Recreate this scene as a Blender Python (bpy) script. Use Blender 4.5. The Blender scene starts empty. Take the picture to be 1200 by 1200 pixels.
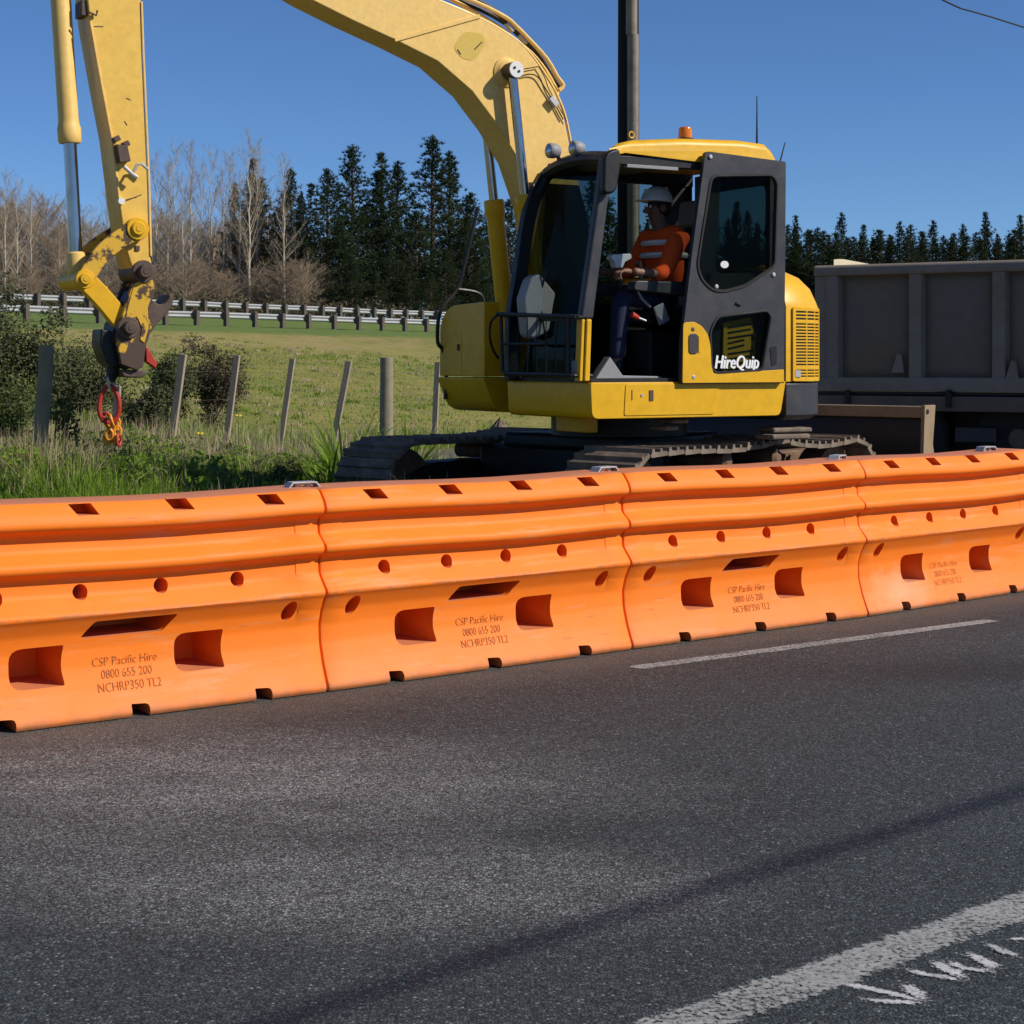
import bpy, bmesh, math, random
import numpy as np
from mathutils import Vector, Matrix, Quaternion
from mathutils.geometry import tessellate_polygon

R = math.radians
random.seed(7)
rng = np.random.default_rng(7)
S = bpy.context.scene
COL = S.collection

# ------------------------------------------------------------------ camera
CAM_H, FPX, HORIZ = 1.35, 2000.0, 425.0          # eye height, focal length in 1200-px pixels, horizon row
cam_data = bpy.data.cameras.new('camera')
cam = bpy.data.objects.new('camera', cam_data)
COL.objects.link(cam)
cam.location = (0, 0, CAM_H)
cam.rotation_euler = (R(90), 0, 0)
cam_data.sensor_width = 36.0
cam_data.lens = 36.0 * FPX / 1200.0
cam_data.shift_y = (HORIZ - 600.0) / 1200.0
cam_data.clip_start = 0.1
cam_data.clip_end = 6000
S.camera = cam

# ------------------------------------------------------------------ sky and sun
SUN_EL, SUN_AZ = R(37), R(106)                   # azimuth clockwise from +Y
sun_dir = Vector((math.sin(SUN_AZ) * math.cos(SUN_EL), math.cos(SUN_AZ) * math.cos(SUN_EL), math.sin(SUN_EL)))
W = bpy.data.worlds.new('World')
S.world = W
W.use_nodes = True
wn = W.node_tree
wn.nodes.clear()
sky = wn.nodes.new('ShaderNodeTexSky')
sky.sky_type = 'NISHITA'
sky.sun_disc = False
sky.sun_elevation = SUN_EL
sky.sun_rotation = SUN_AZ
sky.altitude = 0
sky.air_density = 0.7
sky.dust_density = 0.0
sky.ozone_density = 10.0
bgn = wn.nodes.new('ShaderNodeBackground')
bgn.inputs['Strength'].default_value = 0.105
won = wn.nodes.new('ShaderNodeOutputWorld')
wn.links.new(sky.outputs[0], bgn.inputs['Color'])
wn.links.new(bgn.outputs[0], won.inputs['Surface'])
sl = bpy.data.lights.new('sun', 'SUN')
sl.energy = 5.0
sl.angle = R(0.53)
sl.color = (1.0, 0.93, 0.82)
sun = bpy.data.objects.new('sun', sl)
COL.objects.link(sun)
sun.rotation_euler = sun_dir.to_track_quat('Z', 'Y').to_euler()
S.view_settings.view_transform = 'Standard'
S.view_settings.look = 'None'
S.view_settings.exposure = 0.0
S.view_settings.gamma = 1.0
S.view_settings.use_curve_mapping = False
S.cycles.max_bounces = 8
S.cycles.transparent_max_bounces = 16


def at(px, py, Y):
    return Vector(((px - 600) / FPX * Y, Y, CAM_H - (py - HORIZ) / FPX * Y))


# ------------------------------------------------------------------ material helpers
def new_mat(name):
    m = bpy.data.materials.new(name)
    m.use_nodes = True
    nt = m.node_tree
    b = nt.nodes['Principled BSDF']
    return m, nt, b


def N(nt, typ, **kw):
    n = nt.nodes.new(typ)
    for k, v in kw.items():
        if k in n.inputs.keys():
            n.inputs[k].default_value = v
        else:
            setattr(n, k, v)
    return n


def ramp(nt, fac, stops):
    r = nt.nodes.new('ShaderNodeValToRGB')
    el = r.color_ramp.elements
    while len(el) < len(stops):
        el.new(0.5)
    for e, (p, c) in zip(el, stops):
        e.position = p
        e.color = c if len(c) == 4 else (*c, 1)
    nt.links.new(fac, r.inputs[0])
    return r.outputs[0]


def mix(nt, fac, a, b, mode='MIX'):
    n = nt.nodes.new('ShaderNodeMix')
    n.data_type = 'RGBA'
    n.blend_type = mode
    for sock, v in ((n.inputs[0], fac), (n.inputs[6], a), (n.inputs[7], b)):
        if isinstance(v, bpy.types.NodeSocket):
            nt.links.new(v, sock)
        elif isinstance(v, (int, float)):
            sock.default_value = v
        else:
            sock.default_value = v if len(v) == 4 else (*v, 1)
    return n.outputs[2]


def math_n(nt, op, a, b=0.5):
    n = nt.nodes.new('ShaderNodeMath')
    n.operation = op
    for sock, v in ((n.inputs[0], a), (n.inputs[1], b)):
        if isinstance(v, bpy.types.NodeSocket):
            nt.links.new(v, sock)
        else:
            sock.default_value = v
    return n.outputs[0]


def noise(nt, scale, detail=4, rough=0.6, coord='Object', vec=None):
    n = nt.nodes.new('ShaderNodeTexNoise')
    n.inputs['Scale'].default_value = scale
    n.inputs['Detail'].default_value = detail
    n.inputs['Roughness'].default_value = rough
    if vec is None:
        tc = nt.nodes.new('ShaderNodeTexCoord')
        vec = tc.outputs[coord]
    nt.links.new(vec, n.inputs['Vector'])
    return n.outputs['Fac']


def bump(nt, b, h, strength=0.2, dist=0.01):
    n = nt.nodes.new('ShaderNodeBump')
    n.inputs['Strength'].default_value = strength
    n.inputs['Distance'].default_value = dist
    nt.links.new(h, n.inputs['Height'])
    nt.links.new(n.outputs[0], b.inputs['Normal'])


def paint(name, base, dirt=None, amount=0.35, scale=6.0, rough=0.45, metal=0.0, bmp=0.05, lo=0.45, hi=0.75, coat=0.0):
    """painted / dirty surface: base colour broken by two scales of noise towards a dirt colour"""
    m, nt, b = new_mat(name)
    dirt = dirt or tuple(c * 0.55 for c in base)
    n1 = noise(nt, scale, 6, 0.65)
    n2 = noise(nt, scale * 9, 3, 0.6)
    f = ramp(nt, n1, [(lo, (0, 0, 0)), (hi, (1, 1, 1))])
    f2 = math_n(nt, 'MULTIPLY', f, amount)
    c1 = mix(nt, f2, base, dirt)
    v = ramp(nt, n2, [(0.3, (0.9, 0.9, 0.9)), (0.7, (1.05, 1.05, 1.05))])
    c2 = mix(nt, 1.0, c1, v, 'MULTIPLY')
    nt.links.new(c2, b.inputs['Base Color'])
    rr = ramp(nt, n1, [(0.3, (rough * 0.85,) * 3), (0.8, (min(1, rough * 1.35),) * 3)])
    nt.links.new(rr, b.inputs['Roughness'])
    b.inputs['Metallic'].default_value = metal
    b.inputs['Coat Weight'].default_value = coat
    b.inputs['Specular IOR Level'].default_value = 0.32
    if bmp:
        bump(nt, b, n2, bmp, 0.004)
    return m


def leafmat(name, c1, c2, trans=0.3, scale=1.3):
    m, nt, b = new_mat(name)
    n1 = noise(nt, scale, 3, 0.6)
    n2 = noise(nt, scale * 14, 2, 0.5)
    f = math_n(nt, 'ADD', math_n(nt, 'MULTIPLY', n1, 0.6), math_n(nt, 'MULTIPLY', n2, 0.4))
    c = ramp(nt, f, [(0.35, c1), (0.65, c2)])
    nt.links.new(c, b.inputs['Base Color'])
    b.inputs['Roughness'].default_value = 0.6
    b.inputs['Specular IOR Level'].default_value = 0.08
    t = nt.nodes.new('ShaderNodeBsdfTranslucent')
    nt.links.new(c, t.inputs['Color'])
    ms = nt.nodes.new('ShaderNodeMixShader')
    ms.inputs[0].default_value = trans
    out = nt.nodes['Material Output']
    nt.links.new(b.outputs[0], ms.inputs[1])
    nt.links.new(t.outputs[0], ms.inputs[2])
    nt.links.new(ms.outputs[0], out.inputs['Surface'])
    return m


def glassmat(name, tint=(0.75, 0.8, 0.8), refl=0.06):
    m, nt, b = new_mat(name)
    nt.nodes.remove(b)
    tr = N(nt, 'ShaderNodeBsdfTransparent')
    tr.inputs[0].default_value = (*tint, 1)
    gl = N(nt, 'ShaderNodeBsdfGlossy')
    gl.inputs['Roughness'].default_value = 0.03
    lw = N(nt, 'ShaderNodeFresnel')
    lw.inputs['IOR'].default_value = 1.45
    ms = nt.nodes.new('ShaderNodeMixShader')
    nt.links.new(math_n(nt, 'ADD', math_n(nt, 'MULTIPLY', lw.outputs[0], 0.03), refl - 0.049), ms.inputs[0])
    nt.links.new(tr.outputs[0], ms.inputs[1])
    nt.links.new(gl.outputs[0], ms.inputs[2])
    nt.links.new(ms.outputs[0], nt.nodes['Material Output'].inputs['Surface'])
    return m


M = {}
YEL = (0.72, 0.395, 0.008)
M['yellow'] = paint('yellow_paint', YEL, (0.30, 0.18, 0.045), 0.30, 1.6, 0.40, lo=0.5, hi=0.8)
M['boom_yellow'] = paint('faded_yellow_paint', (0.78, 0.515, 0.155), (0.70, 0.42, 0.075), 0.35, 2.5, 0.45)
M['worn_yellow'] = paint('worn_yellow_paint', (0.62, 0.36, 0.03), (0.075, 0.045, 0.03), 1.0, 11.0, 0.55, lo=0.50, hi=0.56)
M['chipped'] = paint('chipped_yellow_over_brown', (0.075, 0.048, 0.036), (0.60, 0.34, 0.03), 1.0, 9.0, 0.6, lo=0.56, hi=0.585)
M['dark'] = paint('charcoal_paint', (0.040, 0.040, 0.046), (0.075, 0.07, 0.065), 0.5, 6.0, 0.42)
M['black'] = paint('black_paint', (0.012, 0.012, 0.013), (0.03, 0.028, 0.025), 0.5, 9.0, 0.45)
M['rubber'] = paint('black_rubber', (0.015, 0.015, 0.016), (0.05, 0.045, 0.04), 0.5, 12.0, 0.7)
M['mud'] = paint('muddy_steel', (0.15, 0.115, 0.085), (0.33, 0.265, 0.20), 0.8, 7.0, 0.85, bmp=0.6)
M['rust'] = paint('rusty_brown_steel', (0.15, 0.085, 0.05), (0.29, 0.20, 0.13), 0.6, 8.0, 0.75, bmp=0.3)
M['tan'] = paint('dusty_tan_steel', (0.30, 0.21, 0.13), (0.16, 0.10, 0.06), 0.6, 6.0, 0.8, bmp=0.2)
M['brown'] = paint('brown_steel', (0.085, 0.055, 0.042), (0.17, 0.12, 0.09), 0.6, 12.0, 0.55, bmp=0.2)
M['chrome'] = paint('chrome_rod', (0.36, 0.36, 0.38), (0.2, 0.18, 0.17), 0.3, 10.0, 0.16, metal=1.0, bmp=0)
M['steel'] = paint('galvanised_steel', (0.45, 0.45, 0.45), (0.28, 0.28, 0.28), 0.5, 20.0, 0.5, metal=0.3)
M['rail'] = paint('galvanised_rail', (0.36, 0.365, 0.37), (0.26, 0.26, 0.26), 0.4, 2.0, 0.6)
M['white'] = paint('white_plastic', (0.72, 0.72, 0.70), (0.5, 0.5, 0.48), 0.3, 12.0, 0.4)
M['grey'] = paint('grey_plastic', (0.26, 0.26, 0.27), (0.16, 0.16, 0.17), 0.4, 8.0, 0.5)
M['truck'] = paint('dull_grey_truck_paint', (0.235, 0.195, 0.155), (0.19, 0.13, 0.085), 0.75, 1.3, 0.6, lo=0.42, hi=0.7)
M['truck_panel'] = paint('dull_grey_truck_panel', (0.155, 0.128, 0.10), (0.22, 0.13, 0.07), 0.8, 0.9, 0.55, lo=0.42, hi=0.72)
M['truck_low'] = paint('dusty_chassis', (0.15, 0.115, 0.085), (0.09, 0.075, 0.06), 0.6, 3.0, 0.8)
M['cream'] = paint('sunlit_rim_cream', (0.62, 0.54, 0.38), (0.40, 0.33, 0.22), 0.4, 5.0, 0.7)  # pale tone for the truck's far rim in sunlight
M['red'] = paint('red_paint', (0.42, 0.035, 0.02), (0.20, 0.03, 0.02), 0.5, 15.0, 0.5)
M['chain'] = paint('yellow_chain', (0.75, 0.30, 0.02), (0.4, 0.12, 0.02), 0.5, 25.0, 0.45)
M['glass'] = glassmat('cab_glass', (0.58, 0.63, 0.61), 0.05)
M['lens'] = glassmat('lamp_lens', (0.9, 0.9, 0.9), 0.1)
M['timber'] = paint('grey_weathered_timber', (0.34, 0.28, 0.21), (0.22, 0.18, 0.14), 0.7, 9.0, 0.9, bmp=0.5)
M['timber_old'] = paint('old_green_grey_timber', (0.25, 0.22, 0.15), (0.16, 0.145, 0.09), 0.7, 7.0, 0.9, bmp=0.5)
M['railpost'] = paint('brown_rail_post', (0.10, 0.08, 0.065), (0.17, 0.14, 0.12), 0.6, 9.0, 0.9)
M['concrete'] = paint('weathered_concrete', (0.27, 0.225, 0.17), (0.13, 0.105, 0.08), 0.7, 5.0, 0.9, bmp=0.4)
M['cable'] = paint('dark_cable', (0.02, 0.02, 0.025), (0.03, 0.03, 0.03), 0.3, 3.0, 0.6)
M['shirt'] = paint('orange_shirt', (0.95, 0.10, 0.012), (0.75, 0.07, 0.012), 0.4, 20.0, 0.85, bmp=0.2)
M['navy'] = paint('navy_cloth', (0.018, 0.022, 0.055), (0.03, 0.035, 0.07), 0.5, 20.0, 0.9, bmp=0.2)
M['skin'] = paint('skin', (0.20, 0.10, 0.065), (0.16, 0.08, 0.05), 0.3, 20.0, 0.5)
M['lips'] = paint('lips', (0.30, 0.10, 0.08), None, 0.2, 20.0, 0.5)
M['hair'] = paint('dark_hair', (0.02, 0.015, 0.012), None, 0.3, 30.0, 0.7)
M['eye'] = paint('eye', (0.6, 0.58, 0.55), (0.05, 0.03, 0.02), 0.2, 40.0, 0.2)
M['pine'] = leafmat('pine_needles', (0.020, 0.036, 0.017), (0.055, 0.078, 0.032), 0.15, 0.5)
M['pine_far'] = leafmat('far_pine_needles', (0.024, 0.040, 0.018), (0.060, 0.078, 0.034), 0.15, 0.4)
M['leaf_dark'] = leafmat('dark_leaves', (0.045, 0.060, 0.026), (0.13, 0.135, 0.065), 0.25, 1.5)
M['leaf_mid'] = leafmat('mid_leaves', (0.075, 0.11, 0.03), (0.19, 0.22, 0.08), 0.35, 2.0)
M['leaf_brown'] = leafmat('brownish_leaves', (0.07, 0.058, 0.036), (0.15, 0.125, 0.08), 0.25, 2.0)
M['grass'] = leafmat('green_grass', (0.12, 0.22, 0.020), (0.26, 0.36, 0.050), 0.45, 1.2)
M['grass_dry'] = leafmat('dry_grass', (0.34, 0.275, 0.15), (0.58, 0.49, 0.30), 0.35, 2.0)
M['bark_pale'] = paint('pale_bark', (0.56, 0.49, 0.39), (0.36, 0.30, 0.23), 0.6, 3.0, 0.9)
M['twig'] = paint('brown_twigs', (0.33, 0.25, 0.17), (0.45, 0.36, 0.24), 0.6, 1.5, 0.95, bmp=0)
M['bark_dark'] = paint('dark_bark', (0.085, 0.062, 0.045), (0.14, 0.11, 0.085), 0.5, 3.0, 0.95, bmp=0.4)
M['flower'] = paint('yellow_flower', (0.75, 0.55, 0.05), None, 0.1, 20.0, 0.7)
M['ink'] = paint('brown_stencil_ink', (0.30, 0.085, 0.018), (0.74, 0.18, 0.015), 0.95, 70.0, 0.7, lo=0.42, hi=0.58)
M['white_print'] = paint('white_print', (0.82, 0.82, 0.82), (0.7, 0.7, 0.7), 0.2, 20.0, 0.5)
m_, nt_, b_ = new_mat('amber_lens')
b_.inputs['Base Color'].default_value = (0.9, 0.25, 0.01, 1)
b_.inputs['Roughness'].default_value = 0.12
b_.inputs['Transmission Weight'].default_value = 0.35
M['amber'] = m_


BHZ = 0.825 - 0.424


def barrier_mat(name, scuff=False):
    m, nt, b = new_mat(name)
    tc = nt.nodes.new('ShaderNodeTexCoord')
    n1 = noise(nt, 3.0, 6, 0.65)
    n2 = noise(nt, 40.0, 4, 0.7)
    base = mix(nt, ramp(nt, n1, [(0.35, (0, 0, 0)), (0.75, (0.35, 0.35, 0.35))]), (0.90, 0.196, 0.010), (0.88, 0.225, 0.026))
    # small dark marks and pale scratches
    sp = ramp(nt, n2, [(0.66, (0, 0, 0)), (0.74, (0.45, 0.45, 0.45))])
    base = mix(nt, sp, base, (0.55, 0.13, 0.02))
    # dust that has settled on what faces up
    ge = nt.nodes.new('ShaderNodeNewGeometry')
    sx = nt.nodes.new('ShaderNodeSeparateXYZ')
    nt.links.new(ge.outputs['Normal'], sx.inputs[0])
    up = ramp(nt, sx.outputs['Z'], [(0.82, (0, 0, 0)), (0.97, (0.85, 0.85, 0.85))])
    upn = math_n(nt, 'MULTIPLY', up, ramp(nt, n1, [(0.25, (0.6, 0.6, 0.6)), (0.7, (1, 1, 1))]))
    base = mix(nt, upn, base, (0.42, 0.19, 0.12))
    # road dust near the foot
    so = nt.nodes.new('ShaderNodeSeparateXYZ')
    nt.links.new(tc.outputs['Object'], so.inputs[0])
    low = ramp(nt, so.outputs['Z'], [(0.0, (0.55, 0.55, 0.55)), (0.28, (0, 0, 0))])
    lown = math_n(nt, 'MULTIPLY', low, ramp(nt, n1, [(0.4, (0.2, 0.2, 0.2)), (0.65, (1, 1, 1))]))
    base = mix(nt, lown, base, (0.70, 0.24, 0.075))
    # worn edge along the lower ledge
    ed = ramp(nt, math_n(nt, 'ABSOLUTE', math_n(nt, 'SUBTRACT', so.outputs['Z'], BHZ)), [(0.003, (0.7, 0.7, 0.7)), (0.010, (0, 0, 0))])
    edn = math_n(nt, 'MULTIPLY', ed, ramp(nt, noise(nt, 16, 4, 0.7), [(0.42, (0, 0, 0)), (0.60, (1, 1, 1))]))
    base = mix(nt, edn, base, (0.40, 0.15, 0.06))
    # long rub marks and smears
    mps = nt.nodes.new('ShaderNodeMapping')
    mps.inputs['Scale'].default_value = (1.2, 6, 9)
    nt.links.new(tc.outputs['Object'], mps.inputs[0])
    oi = nt.nodes.new('ShaderNodeObjectInfo')
    va = nt.nodes.new('ShaderNodeVectorMath')
    va.operation = 'ADD'
    nt.links.new(mps.outputs[0], va.inputs[0])
    nt.links.new(oi.outputs['Location'], va.inputs[1])
    rub = ramp(nt, noise(nt, 1.6, 5, 0.72, vec=va.outputs[0]), [(0.55, (0, 0, 0)), (0.72, (0.7, 0.7, 0.7))])
    base = mix(nt, rub, base, (0.72, 0.29, 0.12))
    rub2 = ramp(nt, noise(nt, 5.0, 5, 0.75, vec=va.outputs[0]), [(0.63, (0, 0, 0)), (0.69, (0.6, 0.6, 0.6))])
    base = mix(nt, rub2, base, (0.36, 0.11, 0.035))
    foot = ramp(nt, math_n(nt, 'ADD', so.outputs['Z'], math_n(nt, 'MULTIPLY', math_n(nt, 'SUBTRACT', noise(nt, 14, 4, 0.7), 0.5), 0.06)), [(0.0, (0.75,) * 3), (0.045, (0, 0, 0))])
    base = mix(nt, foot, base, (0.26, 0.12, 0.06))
    if scuff:
        vm = nt.nodes.new('ShaderNodeVectorMath')
        vm.operation = 'DISTANCE'
        mp = nt.nodes.new('ShaderNodeMapping')
        mp.inputs['Scale'].default_value = (1.0, 0.6, 2.6)
        nt.links.new(tc.outputs['Object'], mp.inputs[0])
        nt.links.new(mp.outputs[0], vm.inputs[0])
        vm.inputs[1].default_value = (0.34, -0.09, 0.28)
        d = math_n(nt, 'ADD', vm.outputs['Value'], math_n(nt, 'MULTIPLY', noise(nt, 7, 4, 0.7), 0.5))
        f = ramp(nt, d, [(0.30, (0.5, 0.5, 0.5)), (0.62, (0, 0, 0))])
        base = mix(nt, f, base, (0.78, 0.42, 0.26))
    nt.links.new(base, b.inputs['Base Color'])
    b.inputs['Roughness'].default_value = 0.58
    b.inputs['Specular IOR Level'].default_value = 0.28
    b.inputs['Subsurface Weight'].default_value = 0.0
    bump(nt, b, noise(nt, 9, 3, 0.5), 0.12, 0.01)
    return m


M['orange'] = barrier_mat('orange_plastic')
M['orange_scuffed'] = barrier_mat('orange_plastic_scuffed', True)


# ------------------------------------------------------------------ asphalt and ground
def asphalt_nodes(nt, tc):
    """returns colour and height sockets of a coarse chip-seal road"""
    vo = nt.nodes.new('ShaderNodeTexVoronoi')
    vo.inputs['Scale'].default_value = 135
    vo.inputs['Randomness'].default_value = 1.0
    nt.links.new(tc.outputs['Object'], vo.inputs['Vector'])
    sp = nt.nodes.new('ShaderNodeSeparateColor')
    nt.links.new(vo.outputs['Color'], sp.inputs[0])
    stone = ramp(nt, sp.outputs[0], [(0.0, (0.017, 0.021, 0.023)), (0.45, (0.040, 0.047, 0.051)), (0.85, (0.070, 0.081, 0.085)), (0.97, (0.115, 0.125, 0.128)), (1.0, (0.24, 0.24, 0.24))])
    edge = ramp(nt, vo.outputs['Distance'], [(0.25, (1, 1, 1)), (0.8, (0.42, 0.42, 0.42))])
    c = mix(nt, 1.0, stone, edge, 'MULTIPLY')
    h = math_n(nt, 'SUBTRACT', math_n(nt, 'MULTIPLY', sp.outputs[1], 0.6), vo.outputs['Distance'])
    dusty = mix(nt, 1.0, ramp(nt, sp.outputs[0], [(0.0, (0.075, 0.078, 0.077)), (0.45, (0.235, 0.242, 0.238)), (0.85, (0.37, 0.38, 0.37)), (1.0, (0.58, 0.58, 0.57))]), ramp(nt, vo.outputs['Distance'], [(0.22, (1, 1, 1)), (0.72, (0.30, 0.30, 0.30))]), 'MULTIPLY')
    return c, h, dusty


def road_mat():
    m, nt, b = new_mat('chip_seal_road')
    tc = nt.nodes.new('ShaderNodeTexCoord')
    c, h, dusty = asphalt_nodes(nt, tc)
    # patches of pale dust and of dark binder, drawn out along the road
    mp = nt.nodes.new('ShaderNodeMapping')
    mp.inputs['Rotation'].default_value = (0, 0, R(-38))
    mp.inputs['Scale'].default_value = (0.55, 1.0, 1.0)
    nt.links.new(tc.outputs['Object'], mp.inputs[0])
    big = noise(nt, 0.9, 5, 0.6, vec=mp.outputs[0])
    med = noise(nt, 5.0, 4, 0.7, vec=mp.outputs[0])
    # dusty patches on the left of the lane
    patch = None
    for (cx, cy, sx_, sy_, p0, p1, amp) in ((-1.15, 5.65, 0.50, 1.05, 0.60, 1.30, 1.0), (-0.42, 4.40, 0.85, 1.9, 0.40, 1.15, 0.85), (-1.5, 4.7, 0.6, 1.5, 0.4, 1.2, 0.6)):
        vm = nt.nodes.new('ShaderNodeVectorMath')
        vm.operation = 'DISTANCE'
        mp2 = nt.nodes.new('ShaderNodeMapping')
        mp2.inputs['Rotation'].default_value = (0, 0, R(-38))
        mp2.inputs['Scale'].default_value = (sx_, sy_, 0.0)
        nt.links.new(tc.outputs['Object'], mp2.inputs[0])
        nt.links.new(mp2.outputs[0], vm.inputs[0])
        sv = Vector((cx * sx_, cy * sy_, 0))
        p = Matrix.Rotation(R(-38), 3, 'Z') @ sv
        vm.inputs[1].default_value = (p.x, p.y, 0)
        f = ramp(nt, math_n(nt, 'ADD', vm.outputs['Value'], math_n(nt, 'MULTIPLY', math_n(nt, 'SUBTRACT', big, 0.5), 1.2)), [(p0 * 0.5, (amp,) * 3), (p1 * 0.85, (0, 0, 0))])
        patch = f if patch is None else math_n(nt, 'MAXIMUM', patch, f)
    dust = math_n(nt, 'MULTIPLY', patch, ramp(nt, med, [(0.30, (0.45,) * 3), (0.62, (1,) * 3)]))
    c2 = mix(nt, 1.0, c, ramp(nt, big, [(0.3, (0.76, 0.86, 0.87)), (0.7, (1.08, 1.22, 1.23))]), 'MULTIPLY')
    c3 = mix(nt, math_n(nt, 'MULTIPLY', dust, 0.88), c2, dusty)
    # dark binder patch on the right and tan grit swept against the barrier foot
    vm = nt.nodes.new('ShaderNodeVectorMath')
    vm.operation = 'DISTANCE'
    mp3 = nt.nodes.new('ShaderNodeMapping')
    mp3.inputs['Rotation'].default_value = (0, 0, R(-38))
    mp3.inputs['Scale'].default_value = (0.55, 1.7, 0.0)
    nt.links.new(tc.outputs['Object'], mp3.inputs[0])
    nt.links.new(mp3.outputs[0], vm.inputs[0])
    p = Matrix.Rotation(R(-38), 3, 'Z') @ Vector((2.15 * 0.55, 7.5 * 1.7, 0))
    vm.inputs[1].default_value = (p.x, p.y, 0)
    dkp = ramp(nt, math_n(nt, 'ADD', vm.outputs['Value'], math_n(nt, 'MULTIPLY', big, 0.7)), [(0.55, (0.6,) * 3), (1.1, (0, 0, 0))])
    c3 = mix(nt, dkp, c3, mix(nt, 1.0, c3, (0.50, 0.49, 0.48), 'MULTIPLY'))
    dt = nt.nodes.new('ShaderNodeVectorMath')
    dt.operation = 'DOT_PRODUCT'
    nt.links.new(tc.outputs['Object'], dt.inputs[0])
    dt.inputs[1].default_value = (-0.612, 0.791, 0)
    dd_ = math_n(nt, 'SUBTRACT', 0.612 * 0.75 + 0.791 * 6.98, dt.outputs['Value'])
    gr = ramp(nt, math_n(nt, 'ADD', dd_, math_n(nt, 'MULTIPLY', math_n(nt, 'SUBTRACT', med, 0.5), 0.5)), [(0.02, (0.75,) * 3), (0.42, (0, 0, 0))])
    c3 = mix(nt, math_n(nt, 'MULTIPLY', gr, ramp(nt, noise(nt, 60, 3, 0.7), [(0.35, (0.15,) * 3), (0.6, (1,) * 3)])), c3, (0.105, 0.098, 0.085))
    lp = noise(nt, 0.45, 3, 0.5, vec=mp.outputs[0])
    dk = ramp(nt, lp, [(0.56, (0, 0, 0)), (0.70, (0.55,) * 3)])
    c4 = mix(nt, dk, c3, mix(nt, 1.0, c3, (0.5, 0.48, 0.47), 'MULTIPLY'))
    nt.links.new(c4, b.inputs['Base Color'])
    b.inputs['Roughness'].default_value = 0.72
    b.inputs['Specular IOR Level'].default_value = 0.4
    bump(nt, b, h, 0.7, 0.005)
    return m


def marking_mat(name, white=(0.42, 0.425, 0.42), lo=0.40, hi=0.55, scale=60, soft=0.5):
    m, nt, b = new_mat(name)
    n1 = noise(nt, scale, 3, 0.75)
    n2 = noise(nt, 3.0, 3, 0.6)
    ea = nt.nodes.new('ShaderNodeAttribute')
    ea.attribute_name = 'mid'
    e = math_n(nt, 'MULTIPLY', math_n(nt, 'SUBTRACT', 1.0, ramp(nt, ea.outputs['Fac'], [(0.0, (0, 0, 0)), (soft, (1, 1, 1))])), 0.22)
    t = math_n(nt, 'SUBTRACT', math_n(nt, 'ADD', math_n(nt, 'MULTIPLY', n1, 0.72), math_n(nt, 'MULTIPLY', n2, 0.28)), e)
    f = ramp(nt, t, [(lo, (0, 0, 0)), (hi, (1, 1, 1))])
    n3 = noise(nt, 25.0, 3, 0.6)
    nt.links.new(mix(nt, 1.0, white, ramp(nt, n3, [(0.3, (0.72, 0.72, 0.72)), (0.7, (1.1, 1.1, 1.1))]), 'MULTIPLY'), b.inputs['Base Color'])
    b.inputs['Roughness'].default_value = 0.85
    bump(nt, b, n1, 0.4, 0.003)
    tr = nt.nodes.new('ShaderNodeBsdfTransparent')
    ms = nt.nodes.new('ShaderNodeMixShader')
    nt.links.new(f, ms.inputs[0])
    nt.links.new(tr.outputs[0], ms.inputs[1])
    nt.links.new(b.outputs[0], ms.inputs[2])
    nt.links.new(ms.outputs[0], nt.nodes['Material Output'].inputs['Surface'])
    return m


def ground_mat():
    m, nt, b = new_mat('grass_field_and_gravel')
    tc = nt.nodes.new('ShaderNodeTexCoord')
    at_ = nt.nodes.new('ShaderNodeAttribute')
    at_.attribute_name = 'gravel'
    n1 = noise(nt, 0.10, 5, 0.6)
    n2 = noise(nt, 1.2, 5, 0.7)
    n3 = noise(nt, 9.0, 5, 0.8)
    g = ramp(nt, math_n(nt, 'ADD', math_n(nt, 'MULTIPLY', n1, 0.55), math_n(nt, 'MULTIPLY', n2, 0.45)),
             [(0.36, (0.145, 0.185, 0.024)), (0.52, (0.265, 0.245, 0.050)), (0.64, (0.37, 0.29, 0.10))])
    at2 = nt.nodes.new('ShaderNodeAttribute')
    at2.attribute_name = 'bank'
    g = mix(nt, at2.outputs['Fac'], g, (0.105, 0.175, 0.028))
    at3 = nt.nodes.new('ShaderNodeAttribute')
    at3.attribute_name = 'dry'
    g = mix(nt, math_n(nt, 'MULTIPLY', at3.outputs['Fac'], ramp(nt, n2, [(0.35, (0.2, 0.2, 0.2)), (0.6, (0.9, 0.9, 0.9))])), g, (0.36, 0.27, 0.12))
    g = mix(nt, 1.0, g, ramp(nt, n3, [(0.3, (0.5, 0.54, 0.45)), (0.7, (1.38, 1.34, 1.25))]), 'MULTIPLY')
    s = ramp(nt, n3, [(0.3, (0.05, 0.044, 0.038)), (0.7, (0.19, 0.165, 0.14))])
    c = mix(nt, at_.outputs['Fac'], g, s)
    nt.links.new(c, b.inputs['Base Color'])
    b.inputs['Roughness'].default_value = 0.95
    bump(nt, b, n3, 0.9, 0.08)
    return m


M['road'] = road_mat()
M['marking'] = marking_mat('worn_white_road_paint', (0.31, 0.312, 0.305), 0.40, 0.52, 70, 0.3)
M['chalk'] = marking_mat('white_chalk', (0.50, 0.50, 0.50), 0.33, 0.47, 110, 0.7)
M['ground'] = ground_mat()


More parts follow.
